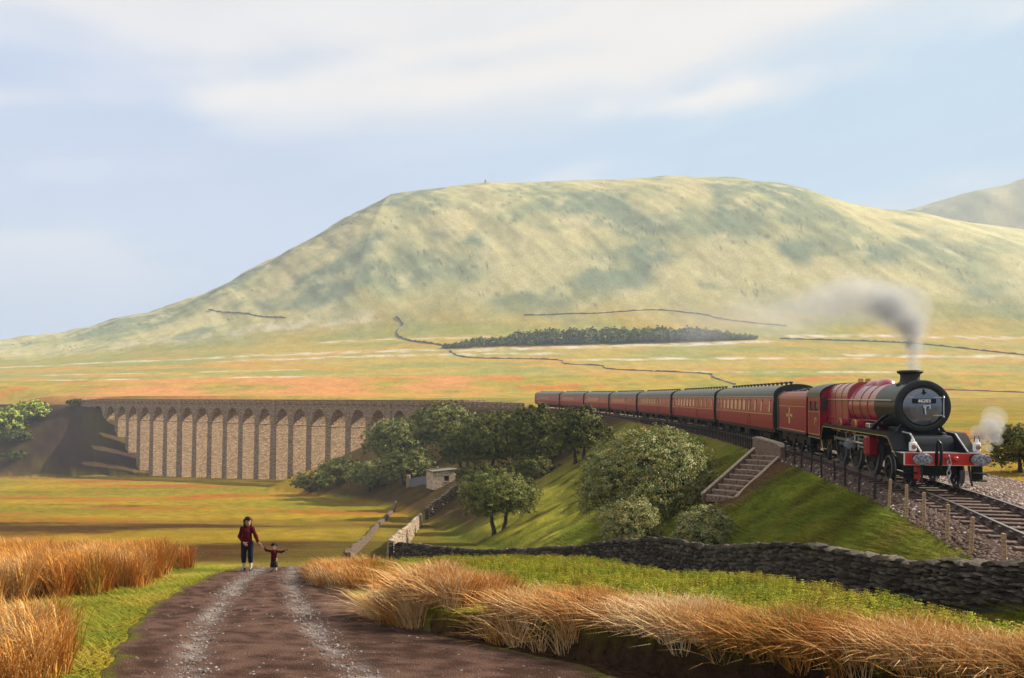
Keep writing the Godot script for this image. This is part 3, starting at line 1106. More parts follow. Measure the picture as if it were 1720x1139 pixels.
	for q in [[25.6, 40.0], [27.35, 38.8], [29.2, 37.4], [30.9, 36.2], [23.7, 41.4], [21.7, 43.0]]:
		var p := ground(q[0], -q[1]) - fence3.position
		var g := Geo.new()
		g.box(Vector3.UP * 0.55, Vector3(0.2, 1.5, 0.2), 0.02)
		var o := part("fence_post", g, weather, fence3)
		o.position = p
		tops.append(p + Vector3(0, 1.2, 0))
	tops.sort_custom(func(a, b): return a.x < b.x)
	for lv in [0.05, 0.4, 0.75]:
		var g := Geo.new()
		var pts := []
		for t in tops: pts.append(t - Vector3(0, lv, 0))
		g.tube(pts, [0.012], 4)
		part("wire", g, wire, fence3)

# a knobbly stone of unit size
func pebble(seed_: int, rough := 0.5, sub := 1) -> ArrayMesh:
	var rng := RandomNumberGenerator.new()
	rng.seed = seed_
	var g := Geo.new()
	var base := [Vector3(1, 0, 0), Vector3(-1, 0, 0), Vector3(0, 1, 0), Vector3(0, -1, 0), Vector3(0, 0, 1), Vector3(0, 0, -1)]
	var faces := [[0, 2, 4], [4, 2, 1], [1, 2, 5], [5, 2, 0], [4, 3, 0], [1, 3, 4], [5, 3, 1], [0, 3, 5]]
	var pts := {}
	var out := func(p: Vector3) -> Vector3:
		var k := p.snapped(Vector3.ONE * 0.01)
		if not pts.has(k):
			# between a ball and a box, so that stones sit flat
			var m := maxf(absf(p.x), maxf(absf(p.y), absf(p.z)))
			pts[k] = p.lerp(p / m * 0.9, 0.55) * (1.0 + rough * rng.randf_range(-0.3, 0.2))
		return pts[k]
	for f in faces:
		var a: Vector3 = base[f[0]]
		var b: Vector3 = base[f[1]]
		var c: Vector3 = base[f[2]]
		var ab := (a + b).normalized()
		var bc := (b + c).normalized()
		var ca := (c + a).normalized()
		for t in [[a, ab, ca], [ab, b, bc], [ca, bc, c], [ab, bc, ca]]:
			g.otri(out.call(t[0]), out.call(t[1]), out.call(t[2]), Vector3.ZERO)
	return g.mesh()

# ---------------------------------------------------------------- the engine and its tender
var M := {}

func paints() -> void:
	M.gloss_red = flat("polished_crimson", 0.30, 0.010, 0.026, 0.34)
	M.gloss_red.clearcoat_enabled = true
	M.gloss_red.clearcoat = 1.0
	M.gloss_red.clearcoat_roughness = 0.3
	M.band = flat("band_crimson", 0.20, 0.008, 0.014, 0.4)
	M.red = flat("crimson_paint", 0.25, 0.007, 0.018, 0.42)
	M.red.metallic_specular = 0.35
	M.red.clearcoat_enabled = true
	M.red.clearcoat = 0.35
	M.red.clearcoat_roughness = 0.12
	M.beam_red = flat("vermilion_paint", 0.52, 0.025, 0.018, 0.4)
	M.black = flat("black_paint", 0.009, 0.010, 0.012, 0.42)
	M.black.metallic_specular = 0.3
	M.cover = flat("oiled_black", 0.02, 0.022, 0.026, 0.16)
	M.smokebox = flat("smokebox_black", 0.010, 0.011, 0.013, 0.34)
	M.smokebox.metallic_specular = 0.38
	M.soot = flat("sooty_iron", 0.014, 0.013, 0.013, 0.7)
	M.wheel = flat("wheel_black", 0.022, 0.022, 0.025, 0.55)
	M.wheel.metallic_specular = 0.3
	M.buffer = grain(flat("greasy_buffer", 1, 1, 1, 0.38, 0.85), noise_tex(48, 0.03, lin(0.10, 0.10, 0.11), lin(0.42, 0.42, 0.44), 5, 128), 2.5, null, 0.0, false)
	M.steel = flat("bright_steel", 0.50, 0.50, 0.52, 0.28, 1.0)
	M.grey = flat("grey_paint", 0.30, 0.31, 0.33, 0.42)
	M.door = flat("door_silver_grey", 0.15, 0.16, 0.18, 0.18, 0.75)
	M.brass = flat("brass", 0.50, 0.32, 0.12, 0.35, 1.0)
	M.line = flat("lining_yellow", 0.55, 0.40, 0.12, 0.5)
	M.cream = flat("cream_paint", 0.72, 0.66, 0.52, 0.5)
	M.white = flat("white_paint", 0.80, 0.80, 0.78, 0.4)
	M.glass = flat("dark_glass", 0.03, 0.035, 0.04, 0.06)
	M.lens = flat("lamp_lens", 0.30, 0.14, 0.12, 0.08)
	M.coal = flat("coal", 0.012, 0.012, 0.013, 0.45)
	M.roof = flat("coach_roof_grey", 0.04, 0.045, 0.055, 0.36)
	M.coach = flat("coach_maroon", 0.28, 0.005, 0.016, 0.42)
	M.coach.clearcoat_enabled = true
	M.coach.clearcoat = 0.25
	M.coach.clearcoat_roughness = 0.15
	M.pane = flat("coach_window", 0.24, 0.19, 0.21, 0.07)

func wheel(parent: Node, at: Vector3, r: float, spokes: int, weight := false) -> void:
	var g := Geo.new()
	var out := signf(at.x)
	var A := Vector3(out, 0, 0)
	var hub := r * 0.2
	g.lathe(-A * 0.05, A, [Vector2(hub, 0), Vector2(hub, 0.17), Vector2(hub * 0.5, 0.2), Vector2(0, 0.2)], 14)
	g.lathe(-A * 0.04, A, [Vector2(r * 0.80, 0.0), Vector2(r * 0.80, 0.10), Vector2(r * 0.87, 0.10), Vector2(r * 0.87, 0.0)], 36)
	for k in spokes:
		var a := TAU * k / spokes
		var d := Vector3(0, cos(a), sin(a))
		var b := Basis(Vector3(1, 0, 0), d, Vector3(1, 0, 0).cross(d))
		g.box(A * 0.01 + d * (hub * 0.8 + r * 0.82) * 0.5, Vector3(0.055, r * 0.82 - hub * 0.8, 0.06), 0.012, b)
	if weight:
		var poly := PackedVector2Array()
		for k in 11:
			var a := -0.55 + 1.1 * k / 10.0
			poly.append(Vector2(sin(a), -cos(a)) * r * 0.81)
		for k in 2:
			var a := 0.5 - 1.0 * k
			poly.append(Vector2(sin(a), -cos(a)) * r * 0.52)
		g.prism(poly, Vector3(out * 0.02, 0, 0), Vector3(0, 0, 1), Vector3.UP, A * 0.06)
	var o := part("wheel", g, M.wheel, parent)
	o.position = at
	var ty := Geo.new()
	ty.lathe(-A * 0.09, A, [Vector2(r * 0.86, 0), Vector2(r * 1.03, 0.0), Vector2(r * 1.03, 0.03), Vector2(r, 0.045), Vector2(r * 0.99, 0.15), Vector2(r * 0.86, 0.16), Vector2(r * 0.86, 0.0)], 40)
	part("tyre", ty, M.tyre, o)

func onto_line(o: Node3D, s: float, length: float) -> void:
	var a := on_line(s)
	var b := on_line(s + length)
	var z := (a - b).normalized()
	var x := Vector3.UP.cross(z).normalized()
	o.transform = Transform3D(Basis(x, z.cross(x), z), a)

func lettering(text: String, size: float, depth: float) -> TextMesh:
	var t := TextMesh.new()
	var f := SystemFont.new()
	f.font_names = PackedStringArray(["Droid Sans"])
	f.font_weight = 700
	t.font = f
	t.text = text
	t.font_size = 64
	t.pixel_size = size / 64.0
	t.depth = depth
	return t

func build_engine() -> void:
	paints()
	M.tyre = flat("tyre_steel", 0.16, 0.16, 0.17, 0.4, 0.8)
	var X := Vector3(1, 0, 0)
	var Y := Vector3(0, 1, 0)
	var Z := Vector3(0, 0, 1)
	var e := thing("steam_locomotive", "crimson express steam engine with black smokebox leading the train, smoking", "steam locomotive")
	onto_line(e, tab(CS, 25.4), 13.0)
	var cy := 2.72
	# boiler, its bands and the smokebox
	var g := Geo.new()
	g.lathe(Vector3(0, cy, -4.62), -Z, [Vector2(0.0, 0), Vector2(0.865, 0), Vector2(0.87, 1.6), Vector2(0.94, 3.5)], 48)
	var boiler := part("boiler", g, M.gloss_red, e)
	for q in [[4.66, 0.885], [5.6, 0.885], [6.6, 0.90], [7.6, 0.935]]:
		g = Geo.new()
		g.lathe(Vector3(0, cy, -q[0]), -Z, [Vector2(q[1] - 0.03, -0.035), Vector2(q[1], -0.03), Vector2(q[1], 0.03), Vector2(q[1] - 0.03, 0.035)], 48)
		part("boiler_band", g, M.band if M.has("band") else M.black, boiler)
	g = Geo.new()
	g.lathe(Vector3(0, cy, -4.6), Z, [Vector2(0.0, 0), Vector2(0.89, 0), Vector2(0.89, 2.45), Vector2(0, 2.45)], 48)
	var sb := part("smokebox", g, M.smokebox, e)
	g = Geo.new()
	g.lathe(Vector3(0, cy, -2.16), Z, [Vector2(0.90, -0.06), Vector2(0.945, -0.03), Vector2(0.945, 0.07), Vector2(0.925, 0.12), Vector2(0.86, 0.15), Vector2(0.76, 0.155), Vector2(0.705, 0.13), Vector2(0.69, 0.06)], 56)
	part("smokebox_ring", g, M.smokebox, sb)
	g = Geo.new()
	g.box(Vector3(0, 1.72, -3.0), Vector3(1.25, 0.5, 1.7), 0.06)
	for sd: float in [-1, 1]:
		g.prism(PackedVector2Array([Vector2(0, 0), Vector2(0.62, 0), Vector2(0.62, 0.12), Vector2(0.2, 0.75), Vector2(0, 0.8)]), Vector3(sd * 0.35, 1.5, -2.25), X * sd, Y, -Z * 0.1)
	part("smokebox_saddle", g, M.black, sb)
	# door with its straps, rails, number and lamp iron
	g = Geo.new()
	g.lathe(Vector3(0, cy, -2.12), Z, [Vector2(0.70, 0.0), Vector2(0.695, 0.06), Vector2(0.64, 0.115), Vector2(0.5, 0.155), Vector2(0.3, 0.185), Vector2(0.0, 0.195)], 48)
	var door := part("smokebox_door", g, M.door, e)
	g = Geo.new()
	g.box(Vector3(0.05, cy + 0.32, -1.99), Vector3(1.12, 0.055, 0.06), 0.012)
	g.box(Vector3(0.33, cy - 0.31, -1.985), Vector3(0.58, 0.055, 0.06), 0.012)
	part("hinge_strap", g, M.grey, door)
	g = Geo.new()
	g.cyl(Vector3(0.66, cy - 0.40, -1.98), Vector3(0.66, cy + 0.40, -1.98), 0.022)
	for y in [-0.36, 0.32]: g.ball(Vector3(0.66, cy + y, -1.98), Vector3.ONE * 0.045, 10, 6)
	part("hinge_pin", g, M.steel, door)
	g = Geo.new()
	g.box(Vector3(0.0, cy + 0.20, -1.925), Vector3(0.78, 0.17, 0.03), 0.01)
	var plate := part("number_plate", g, M.black, door)
	var tx := part("number", lettering("46203", 0.155, 0.02), M.white, plate)
	tx.position = Vector3(0, cy + 0.20, -1.905)
	g = Geo.new()
	g.cyl(Vector3(0, cy, -1.94), Vector3(0, cy, -1.84), 0.06)
	g.cyl(Vector3(0, cy, -1.86), Vector3(0.02, cy - 0.27, -1.83), 0.022)
	g.cyl(Vector3(0, cy, -1.83), Vector3(0.15, cy + 0.06, -1.81), 0.02)
	g.cyl(Vector3(0.15, cy + 0.06, -1.81), Vector3(0.15, cy - 0.07, -1.80), 0.02)
	part("door_handle", g, M.steel, door)
	g = Geo.new()
	for k in 2:
		g.lathe(Vector3(-0.045 + 0.09 * k, cy - 0.50, -2.01), Z, [Vector2(0.026, 0), Vector2(0.026, 0.03), Vector2(0.046, 0.03), Vector2(0.046, 0)], 14)
	part("shed_plate", g, M.white, door)
	g = Geo.new()
	g.box(Vector3(0, cy + 0.52, -1.98), Vector3(0.05, 0.2, 0.1), 0.01)
	g.box(Vector3(0, cy + 0.50, -1.92), Vector3(0.13, 0.06, 0.05), 0.01)
	part("lamp_iron", g, M.black, door)
	# chimney, dome, top feed, safety valves
	g = Geo.new()
	g.lathe(Vector3(0, cy + 0.80, -3.35), Y, [Vector2(0.50, 0.0), Vector2(0.40, 0.07), Vector2(0.345, 0.14), Vector2(0.33, 0.26), Vector2(0.34, 0.38), Vector2(0.43, 0.43), Vector2(0.45, 0.47), Vector2(0.43, 0.52), Vector2(0.34, 0.53), Vector2(0.29, 0.5), Vector2(0.27, 0.1)], 32)
	part("chimney", g, M.soot, e)
	for q in [[-6.15, 0.36, 0.30, 0.62, "top_feed"], [-7.35, 0.42, 0.27, 0.72, "dome"]]:
		g = Geo.new()
		var k := g.v.size()
		g.ball(Vector3(0, cy + 0.80, q[0]), Vector3(q[1], q[2], q[3]), 24, 12)
		part(q[4], g, M.gloss_red, e)
	# firebox: high shoulders, rounded at the top
	var shape := PackedVector2Array()
	for k in 13:
		var a := PI * k / 12.0
		shape.append(Vector2(0.62 * cos(a) + (0.33 if k < 6 else -0.33 if k > 6 else 0.0), cy + 0.38 + 0.60 * sin(a)))
	shape.append(Vector2(-0.90, 1.5)); shape.append(Vector2(0.90, 1.5))
	g = Geo.new()
	g.prism(shape, Vector3(0, 0, -12.0), X, Y, Z * 3.88)
	var fb := part("firebox", g, M.gloss_red, e)
	for z: float in [-8.2, -9.2, -10.3, -11.3]:
		g = Geo.new()
		var wide := PackedVector2Array()
		for p in shape: wide.append(Vector2(p.x * 1.012, (p.y - 2.2) * 1.012 + 2.2))
		g.prism(wide, Vector3(0, 0, z - 0.03), X, Y, Z * 0.06)
		part("firebox_band", g, M.band, fb)
	g = Geo.new()
	for k in 4: g.cyl(Vector3(-0.15 + 0.3 * (k % 2), cy + 0.9, -9.0 - 0.35 * (k / 2)), Vector3(-0.15 + 0.3 * (k % 2), cy + 1.16, -9.0 - 0.35 * (k / 2)), 0.07)
	part("safety_valve", g, M.brass, e)
	# hand rails and pipes along the barrel
	for sd: float in [-1.0, 1.0]:
		g = Geo.new()
		g.cyl(Vector3(sd * 0.98, cy + 0.22, -2.3), Vector3(sd * 1.04, cy + 0.22, -11.9), 0.024, -1, 8)
		for k in 7: g.cyl(Vector3(sd * 0.86, cy + 0.2, -2.6 - 1.5 * k), Vector3(sd * 1.0, cy + 0.22, -2.6 - 1.5 * k), 0.018, -1, 6)
		part("hand_rail", g, M.steel, e)
	g = Geo.new()
	g.tube([Vector3(-0.95, cy - 0.62, -11.8), Vector3(-0.86, cy - 0.62, -7.6), Vector3(-0.80, cy - 0.6, -5.6), Vector3(-0.76, cy - 0.6, -4.4)], [0.03], 8)
	part("ejector_pipe", g, M.red, e)
	g = Geo.new()
	g.tube([Vector3(-0.78, cy - 0.3, -3.3), Vector3(-0.98, cy - 0.48, -3.4), Vector3(-1.12, cy - 0.72, -3.7), Vector3(-1.15, 1.85, -3.9)], [0.06, 0.065, 0.07, 0.07], 12)
	part("steam_pipe", g, M.black, e)
	g = Geo.new()
	g.cyl(Vector3(-0.95, 2.02, -4.1), Vector3(-0.95, 2.12, -3.5), 0.05)
	g.box(Vector3(-1.0, 1.95, -4.6), Vector3(0.3, 0.2, 0.5), 0.03)
	part("lubricator", g, M.steel, e)
	g = Geo.new()
	g.cyl(Vector3(-0.98, 1.98, -7.2), Vector3(-0.98, 1.98, -6.3), 0.09)
	part("reverser", g, M.red, e)
	# running plate: low in front, swept up over the wheels, down again at the cab
	var line := [Vector2(0.0, 1.2), Vector2(-0.75, 1.2)]
	for k in range(1, 12):
		var f := k / 12.0
		line.append(Vector2(-0.75 - 1.15 * f, 1.2 + 0.62 * smoothstep(0.0, 1.0, f)))
	line.append(Vector2(-1.9, 1.82)); line.append(Vector2(-11.2, 1.82))
	for k in range(1, 8):
		var f := k / 8.0
		line.append(Vector2(-11.2 - 0.6 * f, 1.82 - 0.62 * smoothstep(0.0, 1.0, f)))
	line.append(Vector2(-11.8, 1.2)); line.append(Vector2(-14.4, 1.2))
	g = Geo.new()
	for sd: float in [-1.0, 1.0]:
		for k in line.size() - 1:
			var a: Vector2 = line[k]
			var b: Vector2 = line[k + 1]
			var inner := 0.55
			var pa := Vector3(sd * inner, a.y, a.x)
			var pb := Vector3(sd * 1.3, a.y, a.x)
			var qa := Vector3(sd * inner, b.y, b.x)
			var qb := Vector3(sd * 1.3, b.y, b.x)
			var ctr := (pa + qb) * 0.5 - Y * 0.02
			g.oquad(pa, pb, qb, qa, ctr)
			g.oquad(pa - Y * 0.04, pb - Y * 0.04, qb - Y * 0.04, qa - Y * 0.04, ctr)
			g.oquad(pb, qb, qb - Y * 0.04, pb - Y * 0.04, ctr - X * sd)
	var rp := part("running_plate", g, M.plate_grey if M.has("plate_grey") else M.black, e)
	for sd: float in [-1.0, 1.0]:
		g = Geo.new()
		var ln := Geo.new()
		for k in range(1, line.size() - 1):
			var a: Vector2 = line[k]
			var b: Vector2 = line[k + 1]
			var h := 0.17
			g.quad(Vector3(sd * 1.285, a.y - 0.04, a.x), Vector3(sd * 1.285, a.y - h, a.x), Vector3(sd * 1.285, b.y - h, b.x), Vector3(sd * 1.285, b.y - 0.04, b.x))
			g.quad(Vector3(sd * 1.265, b.y - 0.04, b.x), Vector3(sd * 1.265, b.y - h, b.x), Vector3(sd * 1.265, a.y - h, a.x), Vector3(sd * 1.265, a.y - 0.04, a.x))
			g.quad(Vector3(sd * 1.265, a.y - h, a.x), Vector3(sd * 1.265, b.y - h, b.x), Vector3(sd * 1.285, b.y - h, b.x), Vector3(sd * 1.285, a.y - h, a.x))
			var d := (b - a).normalized()
			var m := (a + b) * 0.5
			ln.box(Vector3(sd * 1.287, m.y - h + 0.02, m.x), Vector3(0.012, 0.02, (b - a).length() + 0.01), 0.0, Basis(X, Vector3(0, d.x, -d.y) * -1.0, Vector3(0, d.y, d.x)))
		var va := part("valance", g, M.black, rp)
		part("lining", ln, M.line, va)
	g = Geo.new()
	g.box(Vector3(0, 1.18, -0.62), Vector3(2.6, 0.05, 1.26), 0.01)
	part("front_platform", g, M.grey, e)
	# cylinder cover under the smokebox, frames, sloping stays
	g = Geo.new()
	var cov := PackedVector2Array([Vector2(0, 0), Vector2(0, 0.28)])
	for k in 7:
		var a := PI * 0.5 * k / 6.0
		cov.append(Vector2(0.25 - 0.25 * cos(a), 0.28 + 0.25 * sin(a)))
	cov.append(Vector2(0.95, 0.53)); cov.append(Vector2(0.95, 0))
	g.prism(cov, Vector3(-0.62, 1.2, -1.0), -Z, Y, X * 1.24)
	part("cylinder_cover", g, M.cover, e)
	g = Geo.new()
	for sd: float in [-1.0, 1.0]:
		g.prism(PackedVector2Array([Vector2(0.08, 0), Vector2(1.9, 0), Vector2(1.9, 0.6), Vector2(1.15, 0.6)]), Vector3(sd * 0.70 - 0.02, 1.2, 0), -Z, Y, X * 0.04)
	part("frame_plate", g, M.black, e)
	g = Geo.new()
	for sd: float in [-1.0, 1.0]:
		g.cyl(Vector3(sd * 0.72, 1.24, -0.10), Vector3(sd * 0.72, 1.80, -1.15), 0.03)
		g.cyl(Vector3(sd * 0.72, 1.80, -1.15), Vector3(sd * 0.72, 1.83, -1.9), 0.03)
	part("frame_edge", g, M.steel, e)
	g = Geo.new()
	for sd: float in [-1.0, 1.0]:
		g.box(Vector3(sd * 0.62, 0.95, -6.6), Vector3(0.04, 0.62, 12.6), 0.0)
	g.box(Vector3(0, 0.95, -6.6), Vector3(1.2, 0.5, 10.0), 0.0)
	g.box(Vector3(0, 0.62, -2.1), Vector3(1.1, 0.42, 2.9), 0.0)
	part("main_frame", g, M.black, e)
	# buffer beam and what hangs on it
	g = Geo.new()
	g.box(Vector3(0, 1.02, 0.0), Vector3(2.56, 0.42, 0.06), 0.01)
	var beam := part("buffer_beam", g, M.beam_red, e)
	g = Geo.new()
	for q in [[0, 1.222, 2.57, 0.012], [0, 0.818, 2.57, 0.012]]: g.box(Vector3(q[0], q[1], 0.0), Vector3(q[2], q[3], 0.075), 0.0)
	for sd: float in [-1, 1]: g.box(Vector3(sd * 1.275, 1.02, 0.0), Vector3(0.02, 0.40, 0.075), 0.0)
	part("beam_edging", g, M.cream, beam)
	for sd: float in [-1.0, 1.0]:
		g = Geo.new()
		g.cyl(Vector3(sd * 0.87, 1.04, 0.03), Vector3(sd * 0.87, 1.04, 0.30), 0.17, 0.13, 20)
		g.cyl(Vector3(sd * 0.87, 1.04, 0.30), Vector3(sd * 0.87, 1.04, 0.50), 0.085, 0.085, 14)
		var bf := part("buffer", g, M.black, beam)
		g = Geo.new()
		g.lathe(Vector3(sd * 0.87, 1.04, 0.48), Z, [Vector2(0.30, 0.0), Vector2(0.31, 0.02), Vector2(0.30, 0.05), Vector2(0.2, 0.068), Vector2(0.0, 0.075)], 32, 0.0, TAU, 0.62)
		part("buffer_head", g, M.buffer if M.has("buffer") else M.grey, bf)
	g = Geo.new()
	g.tube([Vector3(0, 1.02, 0.03), Vector3(0, 1.02, 0.22), Vector3(0, 1.10, 0.32), Vector3(0, 1.18, 0.26)], [0.05, 0.045, 0.035, 0.02], 8)
	part("draw_hook", g, M.steel, beam)
	g = Geo.new()
	for k in 4:
		var c := Vector3(0.02, 0.92 - 0.17 * k, 0.24 - 0.02 * k)
		var ring := []
		for j in 13:
			var a := TAU * j / 12.0
			ring.append(c + (Vector3(0.055 * cos(a), 0.12 * sin(a), 0) if k % 2 == 0 else Vector3(0, 0.12 * sin(a), 0.055 * cos(a))))
		g.tube(ring, [0.018], 6)
	part("coupling_chain", g, M.steel, beam)
	g = Geo.new()
	g.tube([Vector3(-0.30, 0.75, 0.05), Vector3(-0.30, 1.5, 0.08), Vector3(-0.28, 1.62, 0.16), Vector3(-0.24, 1.52, 0.24), Vector3(-0.22, 1.1, 0.26), Vector3(-0.25, 0.7, 0.22)], [0.05, 0.05, 0.055, 0.055, 0.045, 0.045], 8)
	part("vacuum_hose", g, M.black, beam)
	g = Geo.new()
	g.lathe(Vector3(0.28, 1.03, 0.03), Z, [Vector2(0.10, 0), Vector2(0.10, 0.06), Vector2(0.06, 0.12), Vector2(0.0, 0.12)], 16)
	part("steam_heat_cock", g, M.beam_red, beam)
	for sd: float in [-1.0, 1.0]:
		g = Geo.new()
		g.box(Vector3(sd * 1.05, 0.55, -0.15), Vector3(0.42, 0.05, 0.28), 0.01)
		g.box(Vector3(sd * 1.05, 0.32, -0.15), Vector3(0.42, 0.05, 0.30), 0.01)
		g.box(Vector3(sd * 1.05, 0.56, -0.27), Vector3(0.34, 0.5, 0.04), 0.0)
		part("front_step", g, M.black, e)
		g = Geo.new()
		g.tube([Vector3(sd * 0.72, 0.82, -0.05), Vector3(sd * 0.74, 0.45, 0.02), Vector3(sd * 0.76, 0.16, 0.12)], [0.04, 0.035, 0.03], 6)
		part("guard_iron", g, M.wheel, e)
	g = Geo.new()
	g.box(Vector3(-0.82, 0.52, -0.18), Vector3(0.2, 0.5, 0.06), 0.02)
	part("life_guard", g, M.beam_red, e)
	# lamps over the buffers
	for sd: float in [-1.0, 1.0]:
		g = Geo.new()
		g.box(Vector3(sd * 0.98, 1.42, -0.1), Vector3(0.19, 0.30, 0.2), 0.03)
		g.cyl(Vector3(sd * 0.98, 1.57, -0.1), Vector3(sd * 0.98, 1.68, -0.1), 0.07, 0.05, 12)
		var lamp := part("headlamp", g, M.white, e)
		g = Geo.new()
		g.lathe(Vector3(sd * 0.98, 1.42, 0.0), Z, [Vector2(0.075, 0), Vector2(0.075, 0.035), Vector2(0.055, 0.05), Vector2(0, 0.06)], 18)
		part("lens", g, M.lens, lamp)
		g = Geo.new()
		g.tube([Vector3(sd * 0.98 - 0.08, 1.6, -0.1), Vector3(sd * 0.98 - 0.06, 1.78, -0.1), Vector3(sd * 0.98 + 0.06, 1.78, -0.1), Vector3(sd * 0.98 + 0.08, 1.6, -0.1)], [0.012], 6)
		part("handle", g, M.black, lamp)
	# wheels, cylinders, rods
	for sd: float in [-1.0, 1.0]:
		for z: float in [-1.05, -3.15]: wheel(e, Vector3(sd * 0.76, 0.46, z), 0.46, 10)
		for z: float in [-5.15, -7.45, -9.75]: wheel(e, Vector3(sd * 0.76, 0.96, z), 0.96, 20, true)
		wheel(e, Vector3(sd * 0.76, 0.58, -12.6), 0.58, 12)
		g = Geo.new()
		g.box(Vector3(sd * 1.08, 1.19, -4.35), Vector3(0.46, 0.82, 0.56), 0.1)
		part("cylinder", g, M.red, e)
		g = Geo.new()
		var ph := 2.3
		var pin := Vector3(0, sin(ph) * 0.33, cos(ph) * 0.33)
		for k in 2:
			var a := Vector3(sd * 1.0, 0.96, -5.15 - 2.3 * k) + pin
			var b := Vector3(sd * 1.0, 0.96, -7.45 - 2.3 * k) + pin
			g.box((a + b) * 0.5, Vector3(0.05, 0.13, 2.3), 0.015)
		for k in 3: g.cyl(Vector3(sd * 0.96, 0.96, -5.15 - 2.3 * k) + pin, Vector3(sd * 1.06, 0.96, -5.15 - 2.3 * k) + pin, 0.12)
		part("coupling_rod", g, M.steel, e)
		g = Geo.new()
		var ca := Vector3(sd * 1.09, 1.2, -5.25)
		var cb := Vector3(sd * 1.09, 0.96, -7.45) + pin
		g.tube([ca, cb], [0.065], 8)
		g.cyl(Vector3(sd * 1.09, 1.2, -4.6), Vector3(sd * 1.09, 1.2, -5.4), 0.04)
		part("connecting_rod", g, M.steel, e)
		g = Geo.new()
		g.box(Vector3(sd * 1.09, 1.36, -5.3), Vector3(0.12, 0.06, 1.3), 0.01)
		g.box(Vector3(sd * 1.09, 1.06, -5.3), Vector3(0.12, 0.06, 1.3), 0.01)
		g.box(Vector3(sd * 1.06, 1.22, -5.95), Vector3(0.14, 0.62, 0.1), 0.01)
		part("slide_bar", g, M.steel, e)
		g = Geo.new()
		g.tube([Vector3(sd * 1.14, 1.55, -4.6), Vector3(sd * 1.14, 1.5, -6.3), Vector3(sd * 1.14, 1.15, -7.3)], [0.035], 6)
		g.box(Vector3(sd * 1.14, 1.42, -6.35), Vector3(0.06, 0.42, 0.12), 0.02)
		part("valve_gear", g, M.steel, e)
		for z: float in [-6.3, -8.6]:
			g = Geo.new()
			g.lathe(Vector3(sd * 0.7, 1.84, z), X * sd, [Vector2(0.0, 0.5), Vector2(0.30, 0.5), Vector2(0.30, 0.0)], 20)
			var spl := part("splasher", g, M.red, e)
			g = Geo.new()
			g.lathe(Vector3(sd * 1.2, 1.84, z), X * sd, [Vector2(0.26, 0.012), Vector2(0.31, 0.012), Vector2(0.31, -0.05)], 20)
			part("beading", g, M.brass, spl)
		g = Geo.new()
		g.tube([Vector3(sd * 1.0, 1.1, -10.7), Vector3(sd * 1.08, 0.6, -11.2), Vector3(sd * 1.1, 0.55, -12.0), Vector3(sd * 1.1, 1.1, -12.3)], [0.045], 8)
		part("injector_pipe", g, M.brass, e)
		g = Geo.new()
		for y in [0.45, 0.8]: g.box(Vector3(sd * 1.15, y, -13.9), Vector3(0.36, 0.04, 0.4), 0.0)
		g.box(Vector3(sd * 1.1, 0.8, -14.1), Vector3(0.3, 0.8, 0.04), 0.0)
		part("cab_step", g, M.black, e)
	# the cab
	for sd: float in [-1.0, 1.0]:
		g = Geo.new()
		var x := sd * 1.27
		g.box(Vector3(x, 1.78, -13.1), Vector3(0.05, 1.16, 2.55), 0.0)
		g.box(Vector3(x, 2.98, -13.1), Vector3(0.05, 0.24, 2.55), 0.0)
		g.box(Vector3(x, 2.61, -12.02), Vector3(0.05, 0.50, 0.4), 0.0)
		g.box(Vector3(x, 2.61, -13.05), Vector3(0.05, 0.50, 0.14), 0.0)
		g.box(Vector3(x, 2.61, -14.2), Vector3(0.05, 0.50, 0.36), 0.0)
		var cs := part("cab_side", g, M.red, e)
		g = Geo.new()
		for z: float in [-12.6, -13.57]: g.box(Vector3(x - sd * 0.015, 2.61, z), Vector3(0.012, 0.5, 0.86), 0.0)
		part("cab_window", g, M.glass, cs)
		g = Geo.new()
		for q in [[2.35, -13.1, 0.02, 2.5], [1.22, -13.1, 0.025, 2.5]]: g.box(Vector3(x + sd * 0.027, q[0], q[1]), Vector3(0.01, q[2], q[3]), 0.0)
		for z: float in [-11.9, -14.32]: g.box(Vector3(x + sd * 0.027, 1.78, z), Vector3(0.01, 1.1, 0.02), 0.0)
		part("lining", g, M.line, cs)
		# the gilt mark on the cab side
		g = Geo.new()
		g.box(Vector3(x + sd * 0.03, 1.86, -12.9), Vector3(0.012, 0.36, 0.05), 0.0)
		g.box(Vector3(x + sd * 0.03, 2.02, -12.72), Vector3(0.012, 0.05, 0.34), 0.0)
		g.box(Vector3(x + sd * 0.03, 1.93, -12.57), Vector3(0.012, 0.2, 0.05), 0.0)
		part("gilt_mark", g, M.line, cs)
	g = Geo.new()
	var roof := PackedVector2Array()
	for k in 15:
		var a := PI * k / 14.0
		roof.append(Vector2(1.32 * cos(a), 3.08 + 0.66 * pow(sin(a), 0.8)))
	for k in 15:
		var a := PI * (14 - k) / 14.0
		roof.append(Vector2(1.26 * cos(a), 3.06 + 0.61 * pow(sin(a), 0.8)))
	g.prism(roof, Vector3(0, 0, -14.75), X, Y, Z * 2.95)
	part("cab_roof", g, M.smokebox, e)
	g = Geo.new()
	var front := PackedVector2Array()
	for k in 15:
		var a := PI * k / 14.0
		front.append(Vector2(1.25 * cos(a), 3.06 + 0.6 * pow(sin(a), 0.8)))
	front.append(Vector2(-1.25, 1.3)); front.append(Vector2(1.25, 1.3))
	g.prism(front, Vector3(0, 0, -11.86), X, Y, -Z * 0.05)
	var cf := part("cab_front", g, M.red, e)
	for sd: float in [-1.0, 1.0]:
		g = Geo.new()
		g.box(Vector3(sd * 1.09, 2.72, -11.85), Vector3(0.24, 0.62, 0.03), 0.0)
		part("spectacle_glass", g, M.glass, cf)
	g = Geo.new()
